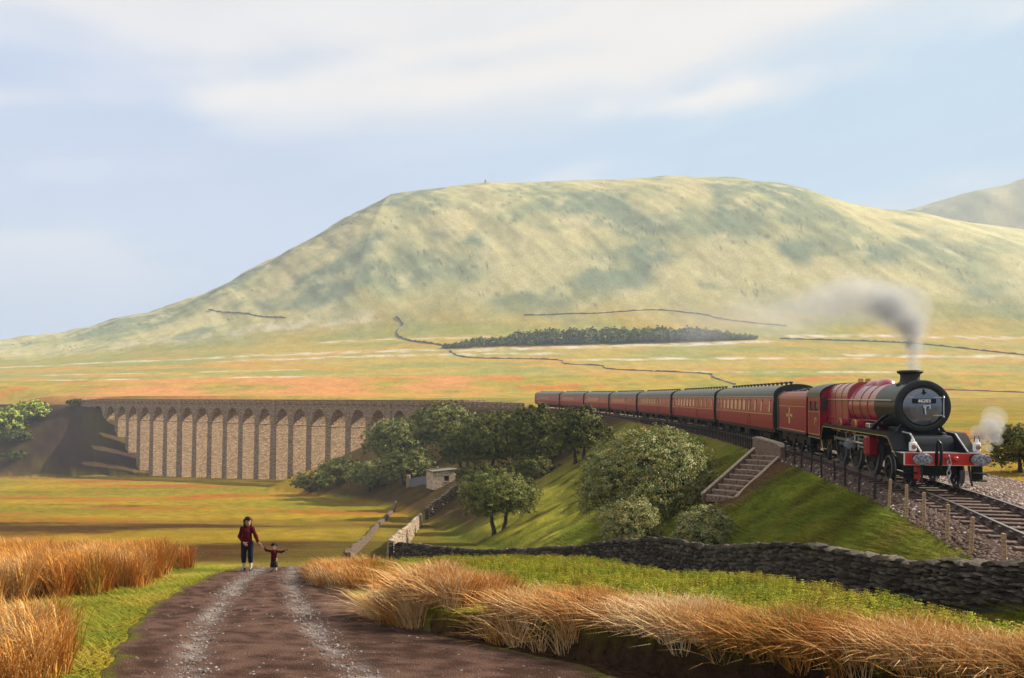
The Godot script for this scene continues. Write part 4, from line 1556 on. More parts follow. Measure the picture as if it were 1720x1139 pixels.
	g.box(Vector3(0, 1.1, -13.1), Vector3(2.4, 0.16, 2.6), 0.0)
	g.box(Vector3(0, 0.75, -12.8), Vector3(1.3, 0.5, 2.4), 0.0)
	part("footplate", g, M.black, e)
	build_tender()

func build_tender() -> void:
	var X := Vector3(1, 0, 0)
	var Y := Vector3(0, 1, 0)
	var Z := Vector3(0, 0, 1)
	var e := thing("tender", "crimson coal tender with gilt emblem coupled behind the steam engine", "tender")
	onto_line(e, tab(CS, 25.4) + 14.75, 7.0)
	var L := 6.9
	var sh := PackedVector2Array([Vector2(1.29, 1.2), Vector2(1.29, 2.95), Vector2(1.26, 3.1), Vector2(1.16, 3.26), Vector2(0.98, 3.38), Vector2(0.92, 3.38), Vector2(1.08, 3.2), Vector2(1.2, 2.9), Vector2(1.2, 1.2)])
	for sd: float in [-1.0, 1.0]:
		var g := Geo.new()
		g.prism(sh, Vector3(0, 0, -L), X * sd, Y, Z * L)
		var s := part("tender_side", g, M.red, e)
		g = Geo.new()
		for q in [[2.55, 0.022], [1.25, 0.03]]: g.box(Vector3(sd * 1.292, q[0], -L * 0.5), Vector3(0.012, q[1], L - 0.5), 0.0)
		part("lining", g, M.line, s)
		# emblem: a gilt wheel with four arms
		g = Geo.new()
		var c := Vector3(sd * 1.292, 2.02, -L * 0.55)
		g.lathe(c, X * sd, [Vector2(0.15, 0), Vector2(0.15, 0.014), Vector2(0.22, 0.014), Vector2(0.22, 0)], 24)
		for q in [[0, 0.33, 0.20, 0.24], [0, -0.33, 0.26, 0.24], [0.44, 0.02, 0.46, 0.09], [-0.44, 0.02, 0.46, 0.09], [0.62, 0.0, 0.12, 0.2], [-0.62, 0.0, 0.12, 0.2]]:
			g.box(c + Vector3(0, q[1], q[0]), Vector3(0.02, q[3], q[2]), 0.006)
		part("emblem", g, M.line, s)
		g = Geo.new()
		g.box(Vector3(sd * 1.0, 0.85, -L * 0.5), Vector3(0.08, 0.6, L - 0.4), 0.0)
		for z: float in [-1.3, -3.3, -5.4]:
			g.box(Vector3(sd * 1.06, 0.62, z), Vector3(0.14, 0.34, 0.36), 0.03)
			g.box(Vector3(sd * 1.06, 0.92, z), Vector3(0.1, 0.1, 1.1), 0.02)
		part("axle_frame", g, M.black, e)
		for z: float in [-1.3, -3.3, -5.4]: wheel(e, Vector3(sd * 0.76, 0.6, z), 0.6, 12)
	var g := Geo.new()
	g.box(Vector3(0, 1.12, -L * 0.5), Vector3(2.66, 0.14, L + 0.1), 0.02)
	g.box(Vector3(0, 1.9, -0.06), Vector3(2.4, 1.5, 0.1), 0.02)
	part("tender_base", g, M.black, e)
	g = Geo.new()
	g.prism(PackedVector2Array([Vector2(1.31, 1.2), Vector2(1.31, 2.95), Vector2(1.18, 3.28), Vector2(0.9, 3.42), Vector2(-0.9, 3.42), Vector2(-1.18, 3.28), Vector2(-1.31, 2.95), Vector2(-1.31, 1.2)]), Vector3(0, 0, -L - 0.02), X, Y, Z * 0.42)
	part("tender_back", g, M.black, e)
	g = Geo.new()
	g.box(Vector3(0, 2.2, -L * 0.5 - 0.1), Vector3(2.36, 1.9, L - 0.5), 0.1)
	var rng := RandomNumberGenerator.new()
	rng.seed = 77
	for k in 260:
		var p := Vector3(rng.randf_range(-1.0, 1.0), 3.1, rng.randf_range(-L + 0.5, -0.5))
		p.y += 0.42 * (1.0 - absf(p.x)) * rng.randf_range(0.5, 1.0)
		g.box(p, Vector3(rng.randf_range(0.15, 0.32), rng.randf_range(0.12, 0.28), rng.randf_range(0.15, 0.32)), 0.03, Basis.from_euler(Vector3(rng.randf() * 3, rng.randf() * 3, 0)))
	part("coal", g.mesh(), M.coal, e).set_meta("kind", "stuff")

func build_coaches() -> void:
	var X := Vector3(1, 0, 0)
	var Y := Vector3(0, 1, 0)
	var Z := Vector3(0, 0, 1)
	var L := 20.0
	var c := thing("passenger_coach", "", "railway coach")
	var side := PackedVector2Array([Vector2(1.36, 1.08), Vector2(1.39, 1.5), Vector2(1.40, 2.0), Vector2(1.38, 2.6), Vector2(1.33, 3.06), Vector2(-1.33, 3.06), Vector2(-1.38, 2.6), Vector2(-1.40, 2.0), Vector2(-1.39, 1.5), Vector2(-1.36, 1.08)])
	var g := Geo.new()
	g.prism(side, Vector3(0, 0, -L + 0.12), X, Y, Z * (L - 0.24))
	var body := part("body", g, M.coach, c)
	g = Geo.new()
	var rf := PackedVector2Array()
	for k in 17:
		var a := PI * k / 16.0
		rf.append(Vector2(1.36 * cos(a), 3.04 + 0.80 * pow(maxf(sin(a), 0.0), 0.72)))
	g.prism(rf, Vector3(0, 0, -L), X, Y, Z * L)
	var roof := part("roof", g, M.roof, c)
	g = Geo.new()
	for z: float in [-0.03, -L + 0.03]:
		var en := PackedVector2Array()
		for p in side: en.append(Vector2(p.x * 1.012, p.y))
		g.prism(en, Vector3(0, 0, z - 0.1), X, Y, Z * 0.2)
		var er := PackedVector2Array()
		for p in rf: er.append(Vector2(p.x * 1.015, (p.y - 3.0) * 1.03 + 3.0))
		g.prism(er, Vector3(0, 0, z - 0.1), X, Y, Z * 0.2)
	part("end_wall", g, M.soot, c)
	g = Geo.new()
	g.box(Vector3(0, 2.1, -L - 0.4), Vector3(1.3, 2.4, 0.95), 0.05)
	part("gangway", g, M.soot, c)
	var vent := Geo.new()
	vent.cyl(Vector3(0, -0.05, 0), Vector3(0, 0.09, 0), 0.07, 0.07, 8)
	vent.cyl(Vector3(0, 0.08, 0), Vector3(0, 0.19, 0), 0.16, 0.13, 10)
	var vm := vent.mesh()
	for k in 17:
		var o := part("ventilator", vm, M.soot, roof)
		o.position = Vector3(-0.06, 3.84, -1.0 - 1.12 * k)
	for sd: float in [-1.0, 1.0]:
		# gutter and waist line
		g = Geo.new()
		g.box(Vector3(sd * 1.36, 3.07, -L * 0.5), Vector3(0.06, 0.06, L - 0.1), 0.01)
		part("gutter", g, M.grey, roof)
		g = Geo.new()
		g.box(Vector3(sd * 1.402, 1.98, -L * 0.5), Vector3(0.014, 0.035, L - 0.4), 0.0)
		part("waist_line", g, M.line, body)
		for q in [[-1.0, 0.42, 0], [-3.2, 0.42, 0], [-5.0, 0.5, 0], [-6.9, 0.42, 1], [-8.5, 0.85, 0], [-10.0, 0.85, 0], [-11.5, 0.85, 0], [-13.0, 0.85, 0], [-14.5, 0.85, 0], [-16.0, 0.85, 0], [-17.4, 0.5, 0], [-18.9, 0.42, 1]]:
			g = Geo.new()
			var w: float = q[1]
			var fr := Basis(Vector3(0, 0, 1), 0.055 * sd)
			for t in [[0.0, 0.37, w + 0.12, 0.06], [0.0, -0.37, w + 0.12, 0.06]]:
				g.box(Vector3(sd * 1.375, 2.5 + t[1], q[0]), Vector3(0.05, t[3], t[2]), 0.0, fr)
			for t in [-1, 1]:
				g.box(Vector3(sd * 1.375, 2.5, q[0] + t * (w * 0.5 + 0.03)), Vector3(0.05, 0.7, 0.06), 0.0, fr)
			var o := part("window", g, M.coach, body)
			g = Geo.new()
			g.box(Vector3(sd * 1.381, 2.5, q[0]), Vector3(0.02, 0.69, w), 0.0, fr)
			part("pane", g, M.pane, o)
			if q[2] == 1:
				g = Geo.new()
				for t in [-1, 1]:
					g.box(Vector3(sd * 1.392, 2.05, q[0] + t * 0.36), Vector3(0.02, 1.8, 0.025), 0.0)
				g.box(Vector3(sd * 1.405, 1.75, q[0] + 0.26), Vector3(0.04, 0.16, 0.04), 0.01)
				part("door", g, M.soot, body)
	g = Geo.new()
	g.box(Vector3(0, 0.98, -L * 0.5), Vector3(2.5, 0.2, L - 0.2), 0.02)
	for sd: float in [-1.0, 1.0]:
		g.box(Vector3(sd * 1.0, 0.62, -8.2), Vector3(0.5, 0.5, 1.5), 0.03)
		g.box(Vector3(sd * 1.0, 0.62, -11.2), Vector3(0.5, 0.4, 1.1), 0.03)
		g.tube([Vector3(sd * 1.1, 0.88, -5.2), Vector3(sd * 1.1, 0.42, -7.2), Vector3(sd * 1.1, 0.42, -12.6), Vector3(sd * 1.1, 0.88, -14.6)], [0.05], 6)
		g.box(Vector3(sd * 1.3, 0.88, -L * 0.5), Vector3(0.12, 0.05, L - 0.4), 0.0)
	g.box(Vector3(0, 0.62, -L * 0.5), Vector3(1.5, 0.62, L - 1.0), 0.0)  # filler box, added so the gap under the coach stays dark
	part("underframe", g, M.black, c)
	for z: float in [-3.2, -L + 3.2]:
		g = Geo.new()
		for sd: float in [-1.0, 1.0]:
			g.box(Vector3(sd * 1.0, 0.6, z), Vector3(0.1, 0.32, 3.3), 0.03)
			for t in [-1.25, 1.25]: g.box(Vector3(sd * 1.06, 0.5, z + t), Vector3(0.16, 0.34, 0.34), 0.03)
		g.box(Vector3(0, 0.62, z), Vector3(2.0, 0.3, 0.6), 0.02)
		var bg := part("bogie", g, M.black, c)
		for sd: float in [-1.0, 1.0]:
			for t in [-1.25, 1.25]:
				var w := Geo.new()
				w.lathe(Vector3(sd * 0.66, 0.46, z + t), X * sd, [Vector2(0.0, 0.04), Vector2(0.3, 0.06), Vector2(0.40, 0.12), Vector2(0.46, 0.12), Vector2(0.47, 0.0), Vector2(0, 0.0)], 20)
				part("wheel", w, M.wheel, bg)
	var which := ["maroon coach next behind the tender, the largest of the seven in view", "second maroon coach from the tender, above the top of the big round bush", "third maroon coach from the tender, fourth window row clearly seen above the bank", "fourth maroon coach from the tender, halfway along the train", "fifth maroon coach from the tender, half hidden by treetops", "sixth maroon coach from the tender, only roof and window tops above trees", "last visible maroon coach at the tail of the train above the trees"]
	which[2] = "third maroon coach from the tender, over the grassy bank left of the big bush"
	for k in 7:
		var o: Node3D = c
		if k > 0:
			o = c.duplicate()
			o.name = numbered("passenger_coach")
			add_child(o)
		onto_line(o, tab(CS, 25.4) + 22.4 + 21.0 * k, L)
		tag(o, which[k], "railway coach", "maroon coaches of the train")

# ---------------------------------------------------------------- trees, bushes, the far plantation
# leaves thrown in clumps round a set of lobes: [centre, radii]
func crown(lobes: Array, count: int, size: float, tones: Array, seed_: int, clump := 0.16) -> ArrayMesh:
	var rng := RandomNumberGenerator.new()
	rng.seed = seed_
	var g := Geo.new()
	var total := 0.0
	var cum := []
	for l in lobes:
		var r: Vector3 = l[1]
		total += pow(r.x * r.y * r.z, 0.68)
		cum.append(total)
	var heart: Vector3 = lobes[0][0]
	var k := 0
	while k < count:
		var pickv := rng.randf() * total
		var li := 0
		while cum[li] < pickv: li += 1
		var c: Vector3 = lobes[li][0]
		var r: Vector3 = lobes[li][1]
		var dir := Vector3(rng.randfn(), rng.randfn(), rng.randfn()).normalized()
		if dir.y < -0.7: dir.y *= -0.4
		var q := c + dir * r * (0.62 + 0.38 * pow(rng.randf(), 0.5))
		var rad := clump * (r.x + r.y + r.z) / 3.0 * rng.randf_range(0.5, 1.2)
		var tone: Color = tones[rng.randi() % tones.size()]
		var n := rng.randi_range(14, 34)
		for i in n:
			var p := q + Vector3(rng.randfn(), rng.randfn() * 0.7, rng.randfn()) * rad * 0.55
			var up := (dir * 0.9 + (p - heart).normalized() * 0.9 + Vector3(rng.randfn(), rng.randfn() + 0.3, rng.randfn()) * 0.75).normalized()
			var u := up.cross(Vector3(rng.randfn(), rng.randfn(), rng.randfn())).normalized()
			var w := up.cross(u)
			var s := size * rng.randf_range(0.6, 1.3)
			var f := rng.randf_range(0.75, 1.25)
			g.col = Color(tone.r * f, tone.g * f, tone.b * f)
			g.quad(p - u * s, p - w * s * 0.5, p + u * s, p + w * s * 0.5)
		k += n
	return g.mesh()

func limbs(base: Vector3, stems: Array, lobes: Array, r0: float, seed_: int) -> Geo:
	var rng := RandomNumberGenerator.new()
	rng.seed = seed_
	var g := Geo.new()
	for st in stems:
		var foot: Vector3 = base + st[0]
		var fork: Vector3 = base + st[1]
		var m := (foot + fork) * 0.5 + Vector3(rng.randf_range(-0.1, 0.1), 0, rng.randf_range(-0.1, 0.1))
		g.tube([foot - Vector3(0, 0.4, 0), foot + Vector3(0, 0.15, 0), m, fork], [r0 * 1.5, r0 * 1.1, r0 * 0.9, r0 * 0.75], 9)
		for l in lobes:
			var c: Vector3 = l[0]
			if rng.randf() < 0.85:
				var mid := fork.lerp(c, 0.5) + Vector3(rng.randfn(), rng.randf(), rng.randfn()) * 0.12 * (c - fork).length()
				g.tube([fork, mid, c], [r0 * 0.6, r0 * 0.35, r0 * 0.12], 6)
				for t in 2:
					var tip := c + Vector3(rng.randfn(), rng.randf(), rng.randfn()).normalized() * Vector3(l[1]).x * 0.7
					g.tube([mid, (mid + tip) * 0.5 + Vector3(0, 0.1, 0), tip], [r0 * 0.3, r0 * 0.18, r0 * 0.06], 5)
	return g

var leaf_mat: StandardMaterial3D
var bark_mat: StandardMaterial3D

func tree(called: String, label: String, category: String, x: float, d: float, wide: float, high: float, low: float, count: int, size: float, tones: Array, seed_: int, stems := 1, group := "", nl := 15, squat := 0.5) -> Node3D:
	var base := ground(x, -d)
	var o := thing(called, label, category, base, 0.0, group)
	var rng := RandomNumberGenerator.new()
	rng.seed = seed_ * 7 + 1
	var lobes := []
	var mid := (low + high) * 0.5
	var hh := (high - low) * 0.5
	lobes.append([Vector3(0, mid, 0), Vector3(wide * 0.43, hh * 0.86, wide * 0.43)])
	for k in nl:
		# lobes spread evenly round the crown's outline, a little ragged
		var y := 1.0 - 1.7 * (k + 0.5) / nl
		var a := k * 2.39996 + rng.randf_range(-0.35, 0.35)
		var rr := wide * rng.randf_range(0.15, 0.22)
		var rv := minf(rr * 0.9, hh * squat)
		var out := rng.randf_range(0.92, 1.05) * sqrt(maxf(1.0 - y * y, 0.0))
		lobes.append([Vector3(cos(a) * out * (wide * 0.5 - rr * 0.75), mid + y * (hh - rv * 0.7), sin(a) * out * (wide * 0.5 - rr * 0.75)), Vector3(rr, rv, rr)])
	var st := []
	for k in stems:
		var off := Vector3((k - (stems - 1) * 0.5) * wide * 0.11, 0, rng.randf_range(-0.2, 0.2))
		st.append([off, Vector3(off.x * 1.6, maxf(low, high * 0.12) + hh * 0.35, off.z)])
	part("trunk", limbs(Vector3.ZERO, st, lobes, wide * 0.022 + 0.03, seed_), bark_mat, o)
	part("crown", crown(lobes, count, size, tones, seed_), leaf_mat, o)
	return o

func build_plants() -> void:
	leaf_mat = vertex(flat("leaf", 1, 1, 1, 0.55))
	leaf_mat.metallic_specular = 0.2
	leaf_mat.backlight_enabled = true
	leaf_mat.backlight = Color(0.20, 0.22, 0.08)
	bark_mat = grain(flat("bark", 1, 1, 1, 0.95), noise_tex(51, 0.06, lin(0.035, 0.026, 0.02), lin(0.11, 0.085, 0.065), 5, 128), 1.5)
	var dark := [Color(0.065, 0.08, 0.016), Color(0.09, 0.105, 0.02), Color(0.125, 0.13, 0.028), Color(0.07, 0.075, 0.022)]
	var mid := [Color(0.125, 0.14, 0.034), Color(0.185, 0.195, 0.05), Color(0.095, 0.115, 0.028), Color(0.24, 0.235, 0.075)]
	var pale := [Color(0.19, 0.215, 0.085), Color(0.27, 0.28, 0.125), Color(0.13, 0.16, 0.055), Color(0.34, 0.33, 0.16), Color(0.31, 0.26, 0.08)]
	var lime := [Color(0.390, 0.429, 0.065), Color(0.312, 0.390, 0.065), Color(0.221, 0.286, 0.052)]
	var wood := "trees and shrubs in the hollow below the train"
	tree("broadleaf_tree", "dark broad tree under the last coaches, left of the rightmost tree", "tree", 3.0, 112, 10.0, 9.6, 0.0, 20000, 0.17, dark, 101, 1, wood)
	tree("broadleaf_tree", "rightmost tree of the hollow, just left of the open green bank", "tree", 8.4, 97, 8.4, 6.9, 0.0, 17000, 0.155, dark, 102, 2, wood)
	tree("broadleaf_tree", "large dark olive tree in the middle of the hollow", "tree", -3.2, 131, 14.0, 11.0, 0.2, 27000, 0.2, dark + mid.slice(0, 1), 103, 1, wood, 20)
	tree("broadleaf_tree", "pale-topped tree rising in front of the viaduct's near end", "tree", -16.2, 186, 18.0, 13.6, 0.5, 24000, 0.25, mid + dark.slice(0, 1), 104, 1, wood, 20)
	tree("broadleaf_tree", "pale tree covering the viaduct arches, left of the tallest crown", "tree", -30.5, 204, 18.5, 12.6, 0.5, 24000, 0.25, mid + pale.slice(0, 1), 105, 1, wood, 20)
	tree("broadleaf_tree", "low light green tree beside the stone hut", "tree", -24.2, 178, 14.0, 8.2, 0.0, 17000, 0.21, mid, 106, 2, wood)
	tree("broadleaf_tree", "low light green tree in front of the viaduct piers", "tree", -34.5, 192, 15.0, 7.6, 0.0, 17000, 0.22, mid + pale.slice(0, 1), 107, 2, wood)
	tree("broadleaf_tree", "small dark tree right behind the stone hut's roof", "tree", -9.8, 158, 11.0, 9.0, 0.0, 11000, 0.23, dark, 121, 2, wood)
	tree("shrub", "low shrub at the foot of the viaduct, outermost on the left", "shrub", -57.0, 221, 13.0, 6.0, -0.4, 7000, 0.25, mid, 108, 2, wood)
	tree("shrub", "low shrub at the foot of the viaduct, second from the left", "shrub", -47.0, 214, 13.0, 7.4, -0.4, 8000, 0.25, mid + dark.slice(0, 1), 109, 2, wood)
	tree("shrub", "dark undergrowth shrub between the hut and the lone twin-stemmed tree", "shrub", -4.6, 122, 9.0, 4.2, -0.3, 7000, 0.18, dark, 122, 2, wood)
	tree("shrub", "dark undergrowth shrub at the foot of the trees right of centre", "shrub", 2.6, 104, 7.5, 3.4, -0.3, 6000, 0.16, dark, 123, 2, wood)
	tree("broadleaf_tree", "small round-headed tree with twin stems standing alone in the paddock", "tree", -1.3, 76.5, 8.3, 6.0, 1.15, 34000, 0.085, mid + dark.slice(0, 2), 110, 2, "", 18, 0.62)
	tree("large_bush", "big domed silvery green bush on the embankment beside the steps", "bush", 8.0, 45.6, 8.3, 5.2, -1.3, 135000, 0.058, pale + mid.slice(0, 3), 111, 3, "", 30, 0.34)
	tree("bush", "small round pale bush in front of the big bush, at left", "bush", 5.95, 39.2, 3.5, 2.85, -0.5, 38000, 0.038, pale + [Color(0.32, 0.27, 0.08)], 112, 2, "small bushes by the wall", 16)
	tree("bush", "small low pale bush behind the wall, right of the big bush", "bush", 8.35, 33.4, 2.8, 2.05, -0.4, 32000, 0.035, pale, 113, 2, "small bushes by the wall", 16)
	tree("bush", "dark green bush behind the pasture fence beyond the track", "bush", 23.3, 35.4, 2.7, 2.3, -0.3, 16000, 0.05, dark + mid.slice(0, 2), 114, 2, "", 14)
	tree("gorse_bush", "yellow-green gorse tuft on the bank top left of the steps", "bush", 15.0, 64.0, 2.6, 1.3, -0.3, 3500, 0.07, lime, 115, 1, "gorse tufts on the embankment", 8)
	tree("gorse_bush", "yellow-green gorse tuft below the paling fence, farther along", "bush", 15.6, 73.0, 3.0, 1.2, -0.3, 3500, 0.07, lime, 116, 1, "gorse tufts on the embankment", 8)
	var lw := "trees beside the far embankment"
	tree("hillside_tree", "bright green tree at the left picture edge beside the dark embankment", "tree", -268.0, 396, 22, 17, -0.5, 8000, 0.5, lime, 117, 1, lw)
	tree("hillside_tree", "bright green tree nearest the dark embankment's crest", "tree", -249.0, 402, 17, 11.5, -0.5, 6000, 0.5, lime + mid.slice(0, 1), 118, 1, lw)
	tree("hillside_tree", "bright green tree in the middle of the far left clump", "tree", -257.0, 393, 19, 15.5, -0.5, 8000, 0.5, lime, 119, 1, lw)
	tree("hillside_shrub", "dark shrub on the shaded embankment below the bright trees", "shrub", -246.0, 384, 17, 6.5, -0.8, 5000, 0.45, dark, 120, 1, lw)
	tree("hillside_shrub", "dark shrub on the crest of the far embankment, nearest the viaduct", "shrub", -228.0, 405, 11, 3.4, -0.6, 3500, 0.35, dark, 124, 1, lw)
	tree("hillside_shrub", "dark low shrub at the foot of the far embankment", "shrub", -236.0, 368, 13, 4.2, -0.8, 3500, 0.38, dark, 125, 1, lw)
	# the plantation on the moor: too many trees to tell apart
	var rng := RandomNumberGenerator.new()
	rng.seed = 500
	var lobes := []
	for k in 7:
		lobes.append([Vector3(rng.randf_range(-2.6, 2.6), rng.randf_range(3.0, 6.2), rng.randf_range(-2.6, 2.6)), Vector3(2.8, 2.4, 2.8)])
	var cm := crown(lobes, 520, 0.85, [Color(0.12, 0.155, 0.05), Color(0.15, 0.18, 0.055), Color(0.18, 0.20, 0.07)], 501)
	var mm := MultiMesh.new()
	mm.transform_format = MultiMesh.TRANSFORM_3D
	mm.use_colors = true
	mm.mesh = cm
	var spots := []
	while spots.size() < 1000:
		var f := rng.randf()
		var x := lerpf(-72.0, 272.0, f)
		var mid_d := 812.0 + 46.0 * f
		var half := 44.0 * pow(maxf(sin(PI * pow(f, 0.72)), 0.0), 0.8) + 1.0
		var d := mid_d + rng.randf_range(-0.25, 1.0) * half * (0.75 + 0.9 * nz_b.get_noise_2d(f * 1500.0, 3.0))
		spots.append(Vector2(x, d))
	mm.instance_count = spots.size()
	for i in spots.size():
		var p := ground(spots[i].x, -spots[i].y) - Vector3(0, 1.0, 0)
		var f: float = (spots[i].x + 72.0) / 344.0
		var s := rng.randf_range(0.6, 1.7) * lerpf(0.45, 1.0, smoothstep(0.0, 0.35, f) * smoothstep(1.0, 0.8, f))
		mm.set_instance_transform(i, Transform3D(Basis(Vector3.UP, rng.randf() * TAU).scaled(Vector3(s, s * rng.randf_range(0.85, 1.15), s)), p))
		var t := rng.randf_range(0.7, 1.3)
		mm.set_instance_color(i, Color(t, t, t))
	var mi := MultiMeshInstance3D.new()
	mi.name = "plantation"
	mi.multimesh = mm
	mi.material_override = leaf_mat
	add_child(mi)
	tag(mi, "long dark green plantation of trees across the moor below the fell", "woodland", "", "stuff")

# ---------------------------------------------------------------- dry stone walls
func run_of(pts: Array, step: float) -> Array:
	var out := []
	for i in pts.size() - 1:
		var a: Vector2 = pts[i]
		var b: Vector2 = pts[i + 1]
		var n := maxi(1, int((b - a).length() / step))
		for k in n: out.append(a.lerp(b, float(k) / n))
	out.append(pts[-1])
	return out

func smooth_run(pts: Array) -> Array:
	var c := Curve2D.new()
	for i in pts.size():
		var t := (Vector2(pts[mini(i + 1, pts.size() - 1)]) - Vector2(pts[maxi(i - 1, 0)])) / 6.0
		c.add_point(pts[i], -t, t)
	return Array(c.get_baked_points())

# a plain strip of walling that follows the ground
func wall_strip(pts: Array, high: float, thick: float, sink: float, seed_: int, rough := 0.1, heights := []) -> Geo:
	var g := Geo.new()
	var rng := RandomNumberGenerator.new()
	rng.seed = seed_
	var prev := []
	for i in pts.size():
		var p: Vector2 = pts[i]
		var t := (Vector2(pts[mini(i + 1, pts.size() - 1)]) - Vector2(pts[maxi(i - 1, 0)])).normalized()
		var n := Vector2(t.y, -t.x)
		var y := land(p.x, p.y)
		var h := high * (1.0 + rng.randf_range(-rough, rough))
		if heights: h *= along(heights, p.y)
		var a := p + n * thick * 0.5
		var b := p - n * thick * 0.5
		var a2 := p + n * thick * 0.36
		var b2 := p - n * thick * 0.36
		var ring := [Vector3(a.x, y - sink, -a.y), Vector3(a2.x, y + h, -a2.y), Vector3(b2.x, y + h, -b2.y), Vector3(b.x, y - sink, -b.y)]
		var ctr := Vector3(p.x, y + h * 0.4, -p.y)
		if i > 0:
			for k in 3: g.oquad(prev[k], prev[k + 1], ring[k + 1], ring[k], ctr)
		if i == 0 or i == pts.size() - 1:
			g.quad(ring[0], ring[1], ring[2], ring[3])
		prev = ring
	return g

func stone_wall(called: String, label: String, pts: Array, high: float, thick: float, seed_: int, single: int, lengths: Vector2, mats: Array, cope: Array, core: Material, courses := 8, heights := []) -> void:
	var rng := RandomNumberGenerator.new()
	rng.seed = seed_
	var mid: Vector2 = pts[pts.size() / 2]
	var root := thing(called, label, "dry stone wall", ground(mid.x, -mid.y))
	var line := smooth_run(pts)
	var cg := wall_strip(line, high - 0.14, thick * 0.62, 0.4, seed_, 0.0, heights)
	var body := part("rubble_core", cg, core, root)
	body.position = -root.position
	var cum := [0.0]
	for i in range(1, line.size()):
		cum.append(cum[-1] + (Vector2(line[i]) - Vector2(line[i - 1])).length())
	var total: float = cum[-1]
	var meshes := []
	for k in 8: meshes.append(pebble(seed_ + k, 0.8))
	var found := []
	for c in courses + 1:
		var top := c == courses
		var s := rng.randf_range(0.0, 0.3)
		while s < total:
			var L := rng.randf_range(lengths.x, lengths.y) * (1.15 if c < 2 else 1.0)
			var sc := s + L * 0.5
			var i := cum.bsearch(minf(sc, total))
			i = clampi(i, 1, line.size() - 1)
			var f := (sc - float(cum[i - 1])) / maxf(float(cum[i]) - float(cum[i - 1]), 1e-4)
			var p := Vector2(line[i - 1]).lerp(line[i], clampf(f, 0, 1))
			var t := (Vector2(line[i]) - Vector2(line[i - 1])).normalized()
			var h := high / (courses + 0.8)
			if heights: h *= along(heights, p.y)
			var y := land(p.x, p.y) + h * (c + 0.5) + rng.randf_range(-0.02, 0.02) + 0.05 * nz_d.get_noise_2d(s * 0.6, c * 3.0)
			if top: y += 0.04 + 0.05 * nz_d.get_noise_2d(s * 0.8, 50.0)
			var hh := h * (rng.randf_range(0.95, 1.5) if not top else rng.randf_range(1.0, 1.9))
			var th := lerpf(thick * 1.08, thick * 0.82, float(c) / courses) * rng.randf_range(0.94, 1.1)
			var ax := Vector3(t.x, 0, -t.y)
			var up := (Vector3.UP + ax * rng.randf_range(-0.12, 0.12) + (ax.cross(Vector3.UP)) * rng.randf_range(-0.12, 0.12)).normalized()
			var az := ax.cross(up).normalized()
			ax = up.cross(az)
			var tr := Transform3D(Basis(ax * L * 0.56, up * hh * 0.56, az * th * 0.53), Vector3(p.x, y, -p.y) - root.position)
			found.append([Vector3(p.x, y - EYE, -p.y).length() / L, tr, rng.randi() % meshes.size(), (cope if top else mats)[rng.randi() % (cope.size() if top else mats.size())]])
			s += L * 0.97
	found.sort_custom(func(a, b): return a[0] < b[0])
	var rest := Geo.new()
	var geos := []
	for m in meshes:
		var g := Geo.new()
		var a: Array = m.surface_get_arrays(0)
		g.v = a[Mesh.ARRAY_VERTEX]; g.n = a[Mesh.ARRAY_NORMAL]; g.c = a[Mesh.ARRAY_COLOR]; g.ix = a[Mesh.ARRAY_INDEX]
		geos.append(g)
	var by_mat := {}
	for k in found.size():
		var f: Array = found[k]
		if k < single:
			var o := part("stone", meshes[f[2]], f[3], root)
			o.transform = f[1]
		else:
			if not by_mat.has(f[3]): by_mat[f[3]] = Geo.new()
			by_mat[f[3]].add(geos[f[2]], f[1])
	for m in by_mat:
		var o := part("small_stones", by_mat[m], m, root)
		o.set_meta("kind", "stuff")

